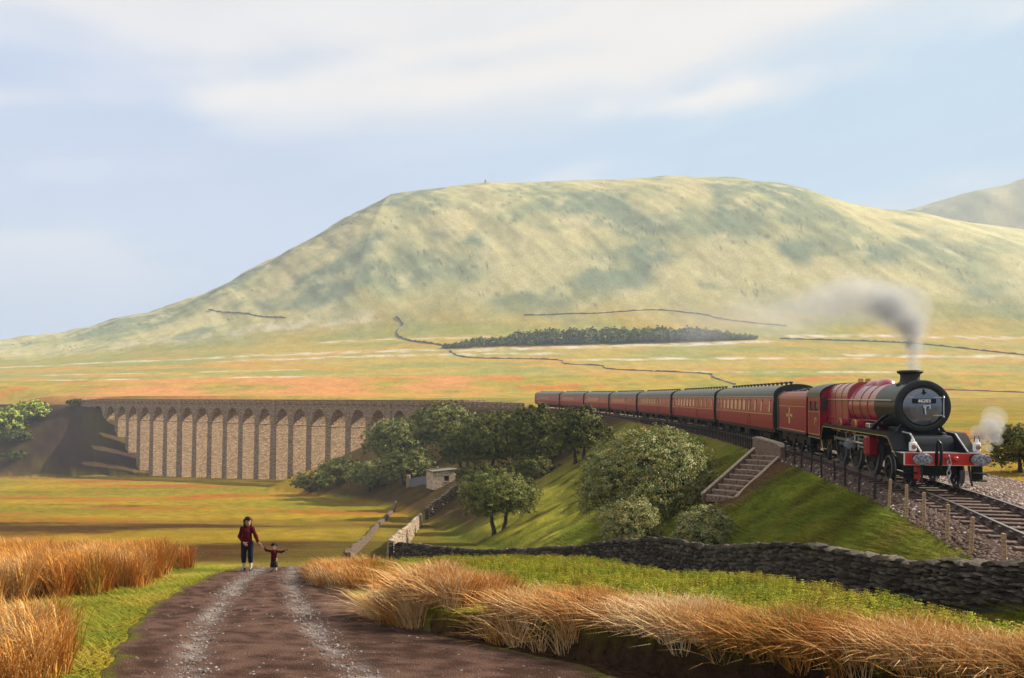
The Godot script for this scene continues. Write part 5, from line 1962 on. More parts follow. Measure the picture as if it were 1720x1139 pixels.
func build_walls() -> void:
	var mats := []
	var tones := [[0.078, 0.064, 0.052], [0.105, 0.087, 0.070], [0.056, 0.047, 0.040], [0.14, 0.117, 0.095]]
	for k in 4:
		var t: Array = tones[k]
		var m := flat("wall_stone_%d" % k, 1, 1, 1, 0.95)
		m.metallic_specular = 0.25
		grain(m, noise_tex(60 + k, 0.05, lin(t[0] * 0.55, t[1] * 0.55, t[2] * 0.55), lin(t[0] * 1.35, t[1] * 1.35, t[2] * 1.3), 5, 128), 1.8, noise_tex(64, 0.08, Color.BLACK, Color.WHITE, 5, 256), 2.0)
		mats.append(m)
	var core := flat("rubble", 0.035, 0.03, 0.028, 1.0)
	var tan := []
	for k in 2:
		var m := flat("pale_wall_stone_%d" % k, 1, 1, 1, 0.95)
		grain(m, noise_tex(70 + k, 0.05, lin(0.18, 0.13, 0.085), lin(0.46, 0.36, 0.25), 5, 128), 1.2)
		tan.append(m)
	stone_wall("dry_stone_wall", "long dark dry stone wall running from the right edge across the front", [Vector2(10.2, 7.5), Vector2(9.6, 10.5), Vector2(8.95, 13.4), Vector2(8.85, 15.6), Vector2(8.2, 18.8), Vector2(7.6, 22.8), Vector2(7.05, 27.4), Vector2(5.4, 31.7), Vector2(2.6, 36.4), Vector2(-0.8, 41.2), Vector2(-4.6, 46.0), Vector2(-7.3, 49.2)], 1.34, 0.56, 600, 300, Vector2(0.15, 0.36), mats, mats, core, 10, [[9.0, 0.40], [13.4, 0.47], [15.6, 0.68], [18.8, 0.73], [22.5, 0.86], [26.0, 1.08], [29.5, 1.10], [34.0, 0.90], [42.0, 0.95], [49.0, 1.0]])
	stone_wall("paddock_wall", "sunlit tan stone wall running away from the long dark wall's far corner", [Vector2(-7.75, 49.6), Vector2(-9.0, 60.0), Vector2(-11.0, 82.0), Vector2(-13.3, 112.0)], 1.5, 0.6, 640, 0, Vector2(0.5, 1.1), tan, tan, core)
	stone_wall("paddock_wall", "short sunlit stone wall climbing to the hut, beyond a gap", [Vector2(-13.4, 121.0), Vector2(-11.6, 126.0), Vector2(-9.4, 132.0)], 1.7, 0.7, 660, 0, Vector2(0.6, 1.2), tan, tan, core)
	var old := flat("old_wall", 1, 1, 1, 1.0)
	grain(old, noise_tex(73, 0.05, lin(0.035, 0.022, 0.014), lin(0.17, 0.11, 0.07), 5, 128), 0.5)
	var o := thing("low_field_wall", "low brown broken field wall across the yellow field, left of the paddock", "field wall", ground(-17.0, -95.0))
	part("walling", wall_strip(run_of([Vector2(-11.9, 56.0), Vector2(-13.2, 66.0), Vector2(-15.7, 85.0), Vector2(-19.2, 113.0), Vector2(-22.6, 145.0), Vector2(-24.0, 160.0)], 1.2), 0.5, 0.55, 0.4, 700, 0.4), old, o).position = -o.position
	o = thing("yard_wall", "low dark yard wall with a pale gatepost left of the hut", "field wall", ground(-19.0, -166.0))
	part("walling", wall_strip(run_of([Vector2(-22.6, 172.0), Vector2(-18.5, 166.0), Vector2(-15.5, 159.0)], 1.5), 1.6, 0.6, 0.5, 701, 0.1), grain(flat("slate_wall", 1, 1, 1, 0.9), noise_tex(74, 0.06, lin(0.07, 0.07, 0.08), lin(0.22, 0.22, 0.24), 4, 128), 0.6), o).position = -o.position
	var g := Geo.new()
	g.box(ground(-23.1, -172.5) + Vector3(0, 1.0, 0) - o.position, Vector3(0.8, 3.2, 0.8), 0.08)
	part("gatepost", g, tan[0], o)
	var far := flat("moor_wall", 1, 1, 1, 1.0)
	grain(far, noise_tex(75, 0.05, lin(0.08, 0.07, 0.06), lin(0.24, 0.21, 0.18), 4, 128), 0.15)
	var runs := [
		["dark wall zigzagging down the moor to the plantation's left end", [[-145, 968], [-133, 948], [-136, 920], [-114, 872], [-77, 834], [-66, 806]], 1.9],
		["long stepped wall from the plantation's left end down towards the coaches", [[-64, 795], [-41, 755], [40, 735], [49, 707], [80, 694], [88, 672], [160, 648], [163, 625], [171, 592]], 1.0],
		["wall crossing the moor behind the engine's smoke", [[298, 861], [354, 851], [433, 829], [506, 764], [560, 740]], 1.3],
		["straight wall across the pasture level with the smokebox", [[280, 578], [309, 573], [341, 568], [370, 560], [430, 548]], 0.7],
		["faint wall along the foot of the fell above the plantation", [[15, 960], [104, 962], [179, 971], [236, 960], [259, 948], [330, 930]], 1.1],
		["short faint wall on the far left shoulder of the fell", [[-419, 1069], [-371, 1037], [-326, 1010], [-290, 995]], 1.3]]
	for r in runs:
		var pts := []
		for q in r[1]: pts.append(Vector2(q[0], q[1]))
		var m: Vector2 = pts[pts.size() / 2]
		o = thing("moor_wall", r[0], "field wall", ground(m.x, -m.y), 0.0, "walls across the moor")
		part("walling", wall_strip(run_of(smooth_run(pts), 4.0), r[2], 0.9, 0.6, 710, 0.5), far, o).position = -o.position

# ---------------------------------------------------------------- grasses
func blades(seed_: int, n: int, spread: float, width: float, lean: float, tones: Array, droop := 0.3) -> ArrayMesh:
	var rng := RandomNumberGenerator.new()
	rng.seed = seed_
	var g := Geo.new()
	for k in n:
		var a := rng.randf() * TAU
		var q := Vector3(cos(a), 0, sin(a)) * spread * sqrt(rng.randf())
		var h := rng.randf_range(0.55, 1.0)
		var out := (q / spread * 0.5 + Vector3(rng.randfn() * 0.5 - 0.35, 0, rng.randfn() * 0.5)) * lean
		if rng.randf() < 0.10: out *= rng.randf_range(1.4, 2.0)
		var side := Vector3(cos(a * 3.1), 0, sin(a * 3.1)) * width * 0.5
		var c: Color = tones[rng.randi() % tones.size()]
		var f := rng.randf_range(0.8, 1.2)
		g.col = Color(c.r * f, c.g * f, c.b * f)
		var p0 := q
		var p1 := q + Vector3(0, h * 0.45, 0) + out * 0.25
		var p2 := q + Vector3(0, h * 0.82, 0) + out * 0.7
		var p3 := q + Vector3(0, h * (1.0 - droop * 0.25), 0) + out * 1.25
		g.quad(p0 - side, p0 + side, p1 + side * 0.9, p1 - side * 0.9)
		g.quad(p1 - side * 0.9, p1 + side * 0.9, p2 + side * 0.6, p2 - side * 0.6)
		g.tri(p2 - side * 0.6, p2 + side * 0.6, p3)
	return g.mesh()

# nettle-like stems with pairs of leaves
func herb(seed_: int) -> ArrayMesh:
	var rng := RandomNumberGenerator.new()
	rng.seed = seed_
	var g := Geo.new()
	for k in 4:
		var q := Vector3(rng.randf_range(-0.2, 0.2), 0, rng.randf_range(-0.2, 0.2))
		var h := rng.randf_range(0.6, 1.0)
		var tip := q + Vector3(rng.randf_range(-0.08, 0.08), h, rng.randf_range(-0.08, 0.08))
		g.col = Color(0.8, 0.8, 0.6)
		g.quad(q - Vector3(0.01, 0, 0), q + Vector3(0.01, 0, 0), tip + Vector3(0.006, 0, 0), tip - Vector3(0.006, 0, 0))
		for j in 7:
			var f := 0.2 + 0.8 * j / 6.0
			var c := q.lerp(tip, f)
			var a := rng.randf() * TAU
			for s: float in [0.0, PI]:
				var d := Vector3(cos(a + s), 0.35, sin(a + s)) * (0.19 - 0.10 * f) * rng.randf_range(0.7, 1.3)
				var w := Vector3(-sin(a + s), 0, cos(a + s)) * (0.075 - 0.035 * f)
				var t := rng.randf_range(0.75, 1.2)
				g.col = Color(t, t, t)
				g.quad(c, c + d * 0.5 - w, c + d - Vector3(0, 0.05, 0), c + d * 0.5 + w)
	return g.mesh()

func in_poly(p: Vector2, poly: PackedVector2Array) -> bool:
	return Geometry2D.is_point_in_polygon(p, poly)

# clumps sown over a patch of ground
func sow(called: String, label: String, category: String, mesh: Mesh, m: Material, poly: Array, per: float, high: Vector2, girth: Vector2, tones: Array, seed_: int, edge := 0.0, keep = null) -> void:
	var rng := RandomNumberGenerator.new()
	rng.seed = seed_
	var pv := PackedVector2Array()
	var lo := Vector2(1e9, 1e9)
	var hi := -lo
	for q in poly:
		var p := Vector2(q[0], q[1])
		pv.append(p)
		lo = lo.min(p); hi = hi.max(p)
	var n := int((hi.x - lo.x) * (hi.y - lo.y) * per)
	var at := []
	for i in n:
		var p := Vector2(rng.randf_range(lo.x, hi.x), rng.randf_range(lo.y, hi.y))
		var w := p
		if edge > 0.0: w += Vector2(nz_d.get_noise_2d(p.x * 2.0, p.y * 2.0), nz_d.get_noise_2d(p.y * 2.0, p.x * 2.0 + 70.0)) * edge
		if in_poly(w, pv): at.append(p)
	var done := []
	for p in at:
		if keep != null and not keep.call(p): continue
		done.append(p)
	var mm := MultiMesh.new()
	mm.transform_format = MultiMesh.TRANSFORM_3D
	mm.use_colors = true
	mm.mesh = mesh
	mm.instance_count = done.size()
	for i in done.size():
		var p: Vector2 = done[i]
		var y := land(p.x, p.y)
		var lump := 1.0 + 0.35 * nz_d.get_noise_2d(p.x * 1.6, p.y * 1.6)
		var h := rng.randf_range(high.x, high.y) * lump
		var w := rng.randf_range(girth.x, girth.y)
		mm.set_instance_transform(i, Transform3D(Basis(Vector3.UP, rng.randf_range(-0.5, 0.5)) * Basis().scaled(Vector3(w, h, w)), Vector3(p.x, y - 0.02, -p.y)))
		var f := clampf(0.5 + 0.9 * nz_d.get_noise_2d(p.x * 0.9 + 30.0, p.y * 0.9) + rng.randf_range(-0.3, 0.3), 0.0, 0.999) * (tones.size() - 1)
		var a: Color = tones[int(f)]
		var c := a.lerp(tones[int(f) + 1], f - int(f)) * rng.randf_range(0.7, 1.08)
		mm.set_instance_color(i, c)
	var mi := MultiMeshInstance3D.new()
	mi.name = numbered(called)
	mi.multimesh = mm
	mi.material_override = m
	add_child(mi)
	tag(mi, label, category, "", "stuff")

func build_grass() -> void:
	var m := vertex(flat("grass_blade", 1, 1, 1, 0.7))
	m.metallic_specular = 0.25
	m.backlight_enabled = true
	m.backlight = Color(0.36, 0.36, 0.36)
	var w := Color(1, 1, 1)
	var tall := blades(801, 26, 0.13, 0.013, 0.34, [w, Color(0.75, 0.68, 0.6), Color(1.15, 1.1, 1.05)])
	var tuft := blades(802, 22, 0.12, 0.012, 0.30, [w, Color(0.7, 0.62, 0.5), Color(1.15, 1.15, 1.1)])
	var short := blades(803, 12, 0.13, 0.010, 0.35, [w, Color(0.75, 0.75, 0.7), Color(1.15, 1.15, 1.0)])
	var straw := [Color(0.30, 0.25, 0.05), Color(0.44, 0.155, 0.025), Color(0.54, 0.23, 0.042), Color(0.60, 0.32, 0.085), Color(0.66, 0.46, 0.22)]
	var rust := [Color(0.28, 0.23, 0.045), Color(0.40, 0.15, 0.03), Color(0.54, 0.25, 0.06), Color(0.62, 0.37, 0.14), Color(0.72, 0.55, 0.33)]
	sow("tall_grass", "tall orange and straw moor grass left of the track, behind a green strip", "tall grass", tall, m, [[-24, 18.5], [-16, 16.9], [-11, 16.0], [-9.9, 17.2], [-9.4, 19.5], [-10.6, 23], [-11.4, 26.5], [-16, 27], [-26, 25]], 52, Vector2(0.85, 1.25), Vector2(0.9, 1.3), straw, 811, 1.1)
	sow("tall_grass", "tall orange grass in the bottom left corner beside the track", "tall grass", tall, m, [[-10, 8.2], [-5.6, 7.6], [-5.5, 9.3], [-6.2, 11.0], [-8.0, 12.2], [-11, 12.6], [-12, 10]], 62, Vector2(0.60, 0.92), Vector2(0.8, 1.1), straw, 812, 0.3)
	sow("grass_tussock", "small orange tussock at the far right edge of the track", "tall grass", tuft, m, [[-5.2, 20.0], [-3.4, 18.9], [-2.9, 20.2], [-3.4, 23], [-5.6, 25], [-6.2, 24.5]], 60, Vector2(0.40, 0.66), Vector2(0.8, 1.1), rust, 813, 0.3)
	sow("grass_tussock", "big rounded orange tussock right of the track with a dark shadow", "tall grass", tall, m, [[-2.7, 14.4], [-1.7, 12.9], [-0.9, 12.5], [0.1, 13.4], [-0.3, 15.0], [-1.5, 15.8]], 80, Vector2(0.50, 0.82), Vector2(0.8, 1.15), rust, 814, 0.25)
	sow("grass_tussock", "low oval orange tussock standing alone in the green", "tall grass", tuft, m, [[-0.3, 16.0], [0.9, 15.3], [1.7, 15.7], [1.3, 16.7], [0.2, 16.9]], 90, Vector2(0.38, 0.6), Vector2(0.8, 1.1), rust, 815, 0.2)
	sow("tall_grass", "long band of orange grass on an added bank coloured dark for shade along the bottom right", "tall grass", tall, m, [[-0.6, 11.95], [0.2, 11.2], [1.1, 10.5], [2.1, 9.6], [2.95, 8.8], [4.3, 7.6], [5.6, 6.6], [6.6, 7.1], [5.2, 8.3], [3.9, 9.5], [2.9, 10.4], [1.8, 11.4], [0.5, 12.7]], 88, Vector2(0.34, 0.60), Vector2(0.7, 1.0), rust, 816, 0.15)
	var green := [Color(0.18, 0.22, 0.016), Color(0.29, 0.31, 0.02), Color(0.42, 0.40, 0.03), Color(0.32, 0.22, 0.03)]
	sow("green_herbage", "upright yellow-green weeds filling the ground before the dark wall", "weeds", herb(804), m, [[-4.6, 24], [-4.0, 27], [-1.0, 30.5], [1.6, 33.4], [4.6, 29.8], [5.9, 26.6], [6.4, 22.3], [7.0, 18.2], [7.5, 15.0], [7.8, 12.0], [8.6, 9.2], [8.4, 6.8], [6.8, 7.2], [5.4, 8.4], [4.1, 9.6], [3.1, 10.5], [2.0, 11.5], [0.8, 12.7], [1.6, 14.6], [-0.6, 15.4], [-2.0, 16.6], [-2.4, 19.5]], 84, Vector2(0.24, 0.48), Vector2(0.30, 0.52), green, 821, 0.3)
	var hogs := [Color(0.45, 0.22, 0.10), Color(0.55, 0.33, 0.2)]
	sow("seeding_weeds", "pinkish brown seed heads scattered along the foot of the dark wall", "weeds", tuft, m, [[2.4, 29.2], [4.4, 29.2], [5.7, 26.3], [6.3, 21.8], [6.9, 18.0], [6.2, 17.6], [5.5, 22.3], [4.9, 25.8]], 2.6, Vector2(0.4, 0.62), Vector2(0.5, 0.8), hogs, 822, 0.4)
	var turf := [Color(0.12, 0.15, 0.012), Color(0.20, 0.22, 0.016), Color(0.29, 0.27, 0.025), Color(0.34, 0.25, 0.04)]
	var clear := func(p: Vector2) -> bool:
		var q := path_offset(p.x, p.y)
		if absf(q.x) < q.y - 0.08 - 0.12 * nz_d.get_noise_2d(p.x * 3.0, p.y * 3.0): return false
		var e := (p.x - tab(CX, p.y)) * tab(CC, p.y)
		if p.x > -2.1 and p.y < along(SHADE_BANK, p.x) + 0.25: return false
		return e < -2.08
	sow("short_turf", "short green turf beside the track and over the near slopes", "grass", short, m, [[-14, 7], [10, 7], [12, 16], [13, 30], [5, 34], [-14, 34], [-22, 30], [-20, 16]], 58, Vector2(0.05, 0.14), Vector2(0.6, 1.1), turf, 831, 0.0, clear)
	var bank := [Color(0.15, 0.21, 0.016), Color(0.22, 0.28, 0.02), Color(0.32, 0.34, 0.03), Color(0.20, 0.15, 0.03)]
	sow("bank_grass", "rough green grass on the railway bank behind the dark wall", "grass", short, m, [[7.4, 30], [8.4, 20], [9.0, 15], [10.6, 15], [12.2, 26], [14.2, 40], [15.5, 52], [12, 56], [3, 56], [-5, 52], [1, 42]], 30, Vector2(0.08, 0.24), Vector2(0.8, 1.5), bank, 832, 0.0, func(p): return (p.x - tab(CX, p.y)) * tab(CC, p.y) < -2.15 and not (p.x > 9.8 and absf(p.y - 43.0 - 0.4 * (p.x - 13.0)) < 4.4 + nz_d.get_noise_2d(p.x, p.y)))
	# stones on the farm track
	var rng := RandomNumberGenerator.new()
	rng.seed = 840
	var mm := MultiMesh.new()
	mm.transform_format = MultiMesh.TRANSFORM_3D
	mm.use_colors = true
	mm.mesh = pebble(841, 0.7)
	mm.instance_count = 6000
	for i in 6000:
		var d := 7.0 + 22.0 * pow(rng.randf(), 1.4)
		var hw := tab(path_w, d)
		var x := tab(path_x, d) + rng.randf_range(-0.9, 0.9) * hw
		if rng.randf() < 0.5: x = (spline(RUT_WEST, d) if rng.randf() < 0.5 else spline(RUT_EAST, d)) + rng.randfn() * 0.17
		var z := 0.007 + 0.018 * pow(rng.randf(), 4.0)
		mm.set_instance_transform(i, Transform3D(Basis.from_euler(Vector3(rng.randf() * 6, rng.randf() * 6, 0)).scaled(Vector3(z, z * 0.7, z)), Vector3(x, land(x, d) + 0.012, -d)))
		var t := rng.randf_range(0.07, 0.26)
		mm.set_instance_color(i, Color(t, t * 0.86, t * 0.82))
	var mi := MultiMeshInstance3D.new()
	mi.name = "track_stones"
	mi.multimesh = mm
	mi.material_override = vertex(flat("track_stone", 1, 1, 1, 0.95))
	add_child(mi)
	tag(mi, "small loose stones strewn over the brown farm track", "stones", "", "stuff")

# ---------------------------------------------------------------- two walkers
# a smooth skin round tapered bones: bones are [from, to, radius, radius]
func skin(bones: Array, cell: float, k: float) -> Geo:
	var lo := Vector3(1e9, 1e9, 1e9)
	var hi := -lo
	for b in bones:
		var m := maxf(b[2], b[3]) + k + cell * 2
		lo = lo.min(Vector3(b[0]) - Vector3.ONE * m).min(Vector3(b[1]) - Vector3.ONE * m)
		hi = hi.max(Vector3(b[0]) + Vector3.ONE * m).max(Vector3(b[1]) + Vector3.ONE * m)
	var nx := int((hi.x - lo.x) / cell) + 2
	var ny := int((hi.y - lo.y) / cell) + 2
	var nzz := int((hi.z - lo.z) / cell) + 2
	var f := PackedFloat32Array()
	f.resize(nx * ny * nzz)
	f.fill(1.0)
	for b in bones:
		var a: Vector3 = b[0]
		var ab: Vector3 = Vector3(b[1]) - a
		var l2 := maxf(ab.length_squared(), 1e-8)
		var ra: float = b[2]
		var rb: float = b[3]
		var m := maxf(ra, rb) + k + cell * 2
		var l := (a.min(b[1]) - Vector3.ONE * m - lo) / cell
		var h := (a.max(b[1]) + Vector3.ONE * m - lo) / cell
		for z in range(maxi(0, int(l.z)), mini(nzz, int(h.z) + 1)):
			for y in range(maxi(0, int(l.y)), mini(ny, int(h.y) + 1)):
				for x in range(maxi(0, int(l.x)), mini(nx, int(h.x) + 1)):
					var p := lo + Vector3(x, y, z) * cell - a
					var t := clampf(p.dot(ab) / l2, 0.0, 1.0)
					var d := (p - ab * t).length() - lerpf(ra, rb, t)
					var i := (z * ny + y) * nx + x
					var o := f[i]
					var q := clampf(0.5 + 0.5 * (o - d) / k, 0.0, 1.0)
					f[i] = lerpf(o, d, q) - k * q * (1.0 - q)
	var g := Geo.new()
	var id := {}
	var strides := [1, nx, nx * ny]
	for z in nzz - 1:
		for y in ny - 1:
			for x in nx - 1:
				var i := (z * ny + y) * nx + x
				var s := Vector3()
				var c := 0
				var any_in := false
				var any_out := false
				for e in 8:
					if f[i + (e & 1) + ((e >> 1) & 1) * nx + (e >> 2) * nx * ny] < 0.0: any_in = true
					else: any_out = true
				if not (any_in and any_out): continue
				for ax in 3:
					for u in 2:
						for w in 2:
							var o := Vector3i()
							o[(ax + 1) % 3] = u; o[(ax + 2) % 3] = w
							var j: int = i + o.x + o.y * nx + o.z * nx * ny
							var va := f[j]
							var vb: float = f[j + strides[ax]]
							if (va < 0.0) != (vb < 0.0):
								var p := Vector3(o)
								p[ax] += va / (va - vb)
								s += p; c += 1
				id[i] = g.v.size()
				g.v.append(lo + (Vector3(x, y, z) + s / c) * cell)
				g.n.append(Vector3.ZERO); g.c.append(Color.WHITE)
	for z in range(1, nzz - 1):
		for y in range(1, ny - 1):
			for x in range(1, nx - 1):
				var i := (z * ny + y) * nx + x
				for ax in 3:
					var st: int = strides[ax]
					if (f[i] < 0.0) == (f[i + st] < 0.0): continue
					var s1: int = strides[(ax + 1) % 3]
					var s2: int = strides[(ax + 2) % 3]
					if not (id.has(i) and id.has(i - s1) and id.has(i - s2) and id.has(i - s1 - s2)): continue
					var q := [id[i - s1 - s2], id[i - s2], id[i], id[i - s1]]
					if f[i] >= 0.0: q.reverse()
					var nn := (g.v[q[1]] - g.v[q[0]]).cross(g.v[q[2]] - g.v[q[0]])
					for w in q: g.n[w] += nn
					g.ix.append(q[0]); g.ix.append(q[2]); g.ix.append(q[1])
					g.ix.append(q[0]); g.ix.append(q[3]); g.ix.append(q[2])
	for i in g.n.size(): g.n[i] = g.n[i].normalized()
	return g

func hand(wrist: Vector3, dir: Vector3, palm: Vector3, s: float) -> Array:
	var d := dir.normalized()
	var side := d.cross(palm).normalized()
	var out := [[wrist, wrist + d * 0.08 * s, 0.022 * s, 0.026 * s], [wrist + d * 0.04 * s + side * 0.02 * s, wrist + d * 0.085 * s + side * 0.022 * s, 0.018 * s, 0.016 * s], [wrist + d * 0.04 * s - side * 0.02 * s, wrist + d * 0.085 * s - side * 0.022 * s, 0.018 * s, 0.016 * s]]
	for k in 4:
		var o := side * (0.030 - 0.020 * k) * s
		var L: float = [0.065, 0.078, 0.072, 0.055][k] * s
		var a := wrist + d * 0.085 * s + o
		var b := a + d * L * 0.5 + palm * 0.008 * s
		out.append([a, b, 0.0095 * s, 0.009 * s])
		out.append([b, b + (d * 0.8 + palm * 0.6).normalized() * L * 0.5, 0.009 * s, 0.0075 * s])
	var t := wrist + d * 0.03 * s + side * 0.03 * s
	out.append([t, t + (d * 0.6 + side * 0.7).normalized() * 0.04 * s, 0.012 * s, 0.0105 * s])
	out.append([t + (d * 0.6 + side * 0.7).normalized() * 0.04 * s, t + (d * 0.8 + side * 0.75 + palm * 0.3).normalized() * 0.07 * s, 0.0105 * s, 0.009 * s])
	return out

func person(o: Node3D, J: Dictionary, s: float, mats: Dictionary, long_hair: bool) -> void:
	var V := Vector3.ZERO
	var body := []
	for q in [["neck", "chest", 0.052, 0.10], ["chest", "waist", 0.125, 0.115], ["waist", "hips", 0.115, 0.125], ["chest", "sh_l", 0.09, 0.055], ["chest", "sh_r", 0.09, 0.055], ["sh_l", "el_l", 0.050, 0.040], ["sh_r", "el_r", 0.050, 0.040], ["el_l", "wr_l", 0.038, 0.026], ["el_r", "wr_r", 0.038, 0.026], ["hip_l", "kn_l", 0.085, 0.056], ["hip_r", "kn_r", 0.085, 0.056], ["kn_l", "an_l", 0.054, 0.036], ["kn_r", "an_r", 0.054, 0.036], ["an_l", "to_l", 0.038, 0.03], ["an_r", "to_r", 0.038, 0.03], ["head", "neck", 0.06, 0.05]]:
		body.append([J[q[0]], J[q[1]], q[2] * s, q[3] * s])
	var g := skin(body, 0.022 * s, 0.03 * s)
	var hd: Vector3 = J.head
	var look: Vector3 = J.look
	var R := look.cross(Vector3.UP).normalized()
	var face := skin([[hd + Vector3(0, 0.03, 0) * J.hs, hd + (look * 0.015 + Vector3(0, -0.035, 0)) * J.hs, 0.098 * J.hs, 0.075 * J.hs], [hd + (look * 0.05 + Vector3(0, -0.075, 0)) * J.hs, hd + (look * 0.045 + Vector3(0, -0.07, 0)) * J.hs, 0.045 * J.hs, 0.045 * J.hs], [hd + (look * 0.088 + Vector3(0, 0.01, 0)) * J.hs, hd + (look * 0.108 + Vector3(0, -0.025, 0)) * J.hs, 0.012 * J.hs, 0.017 * J.hs], [hd + R * 0.09 * J.hs, hd + R * 0.092 * J.hs + Vector3(0, -0.03, 0), 0.02 * J.hs, 0.014 * J.hs], [hd - R * 0.09 * J.hs, hd - R * 0.092 * J.hs + Vector3(0, -0.03, 0), 0.02 * J.hs, 0.014 * J.hs], [hd + Vector3(0, -0.08, 0) * J.hs, J.neck, 0.052 * J.hs, 0.05 * s]], 0.008 * J.hs, 0.02 * J.hs)
	g.add(face)
	g.add(skin(hand(J.wr_l, J.hd_l, J.pl_l, J.hs), 0.006 * J.hs, 0.006 * J.hs))
	g.add(skin(hand(J.wr_r, J.hd_r, J.pl_r, J.hs), 0.006 * J.hs, 0.006 * J.hs))
	var b := part("body", g, mats.skin, o)
	g = Geo.new()
	for sd: float in [-1.0, 1.0]:
		g.ball(hd + (look * 0.082 + R * 0.034 * sd + Vector3(0, 0.015, 0)) * J.hs, Vector3.ONE * 0.011 * J.hs, 8, 5)
		part("eye", g, mats.dark, b)
		g = Geo.new()
	g.ball(hd + (look * 0.092 + Vector3(0, -0.058, 0)) * J.hs, Vector3(0.024, 0.007, 0.012) * J.hs, 8, 5)
	part("mouth", g, mats.lips, b)
	var hair := [[hd + (Vector3(0, 0.088, 0) + look * 0.035) * J.hs, hd + (Vector3(0, 0.07, 0) - look * 0.05) * J.hs, 0.072 * J.hs, 0.085 * J.hs], [hd + (R * 0.075 + Vector3(0, 0.05, 0)) * J.hs, hd + (R * -0.075 + Vector3(0, 0.05, 0)) * J.hs, 0.052 * J.hs, 0.052 * J.hs], [hd + (Vector3(0, 0.065, 0) - look * 0.022) * J.hs, hd + (Vector3(0, 0.03, 0) - look * 0.04) * J.hs, 0.085 * J.hs, 0.088 * J.hs], [hd + (Vector3(0, 0.085, 0) + look * 0.055) * J.hs, hd + (Vector3(0, 0.09, 0)) * J.hs, 0.045 * J.hs, 0.06 * J.hs]]
	if long_hair:
		for sd: float in [-1.0, 1.0]:
			hair.append([hd + (R * 0.08 * sd + Vector3(0, 0.05, 0) - look * 0.02) * J.hs, hd + (R * 0.085 * sd + Vector3(0, -0.12, 0) - look * 0.03) * J.hs, 0.042 * J.hs, 0.035 * J.hs])
		hair.append([hd - look * 0.06 * J.hs, hd + (Vector3(0, -0.14, 0) - look * 0.07) * J.hs, 0.075 * J.hs, 0.06 * J.hs])
	part("hair", skin(hair, 0.011 * J.hs, 0.02 * J.hs), mats.hair, b)
	var top := []
	for q in [["collar", "chest", 0.075, 0.12], ["chest", "waist", 0.15, 0.145], ["waist", "hem", 0.145, 0.155], ["chest", "sh_l", 0.10, 0.066], ["chest", "sh_r", 0.10, 0.066], ["sh_l", "el_l", 0.066, 0.056], ["sh_r", "el_r", 0.066, 0.056], ["el_l", "cu_l", 0.064, 0.048], ["el_r", "cu_r", 0.064, 0.048]]:
		top.append([J[q[0]], J[q[1]], q[2] * s, q[3] * s])
	part("sweater", skin(top, 0.022 * s, 0.035 * s), mats.top, b)
	if J.has("skirt_l"):
		part("skirt", skin([[J.hips, J.skirt_l, 0.13 * s, 0.12 * s], [J.hips, J.skirt_r, 0.13 * s, 0.12 * s]], 0.022 * s, 0.03 * s), mats.legs, b)
	else:
		part("trousers", skin([[J.waist, J.hips, 0.12 * s, 0.145 * s], [J.hip_l, J.kn_l, 0.108 * s, 0.082 * s], [J.hip_r, J.kn_r, 0.108 * s, 0.082 * s], [J.kn_l, J.shin_l, 0.082 * s, 0.075 * s], [J.kn_r, J.shin_r, 0.082 * s, 0.075 * s]], 0.022 * s, 0.03 * s), mats.legs, b)
	for sd in ["_l", "_r"]:
		part("sock", skin([[J["kn" + sd].lerp(J["an" + sd], 0.35), J["an" + sd], 0.056 * s, 0.045 * s]], 0.014 * s, 0.01 * s), mats.sock, b)
		part("shoe", skin([[J["an" + sd] + Vector3(0, -0.035, -0.03) * s, J["to" + sd] + Vector3(0, -0.01, 0.01) * s, 0.05 * s, 0.042 * s], [J["an" + sd], J["an" + sd] + Vector3(0, -0.03, 0) * s, 0.05 * s, 0.05 * s]], 0.014 * s, 0.02 * s), mats.shoe, b)

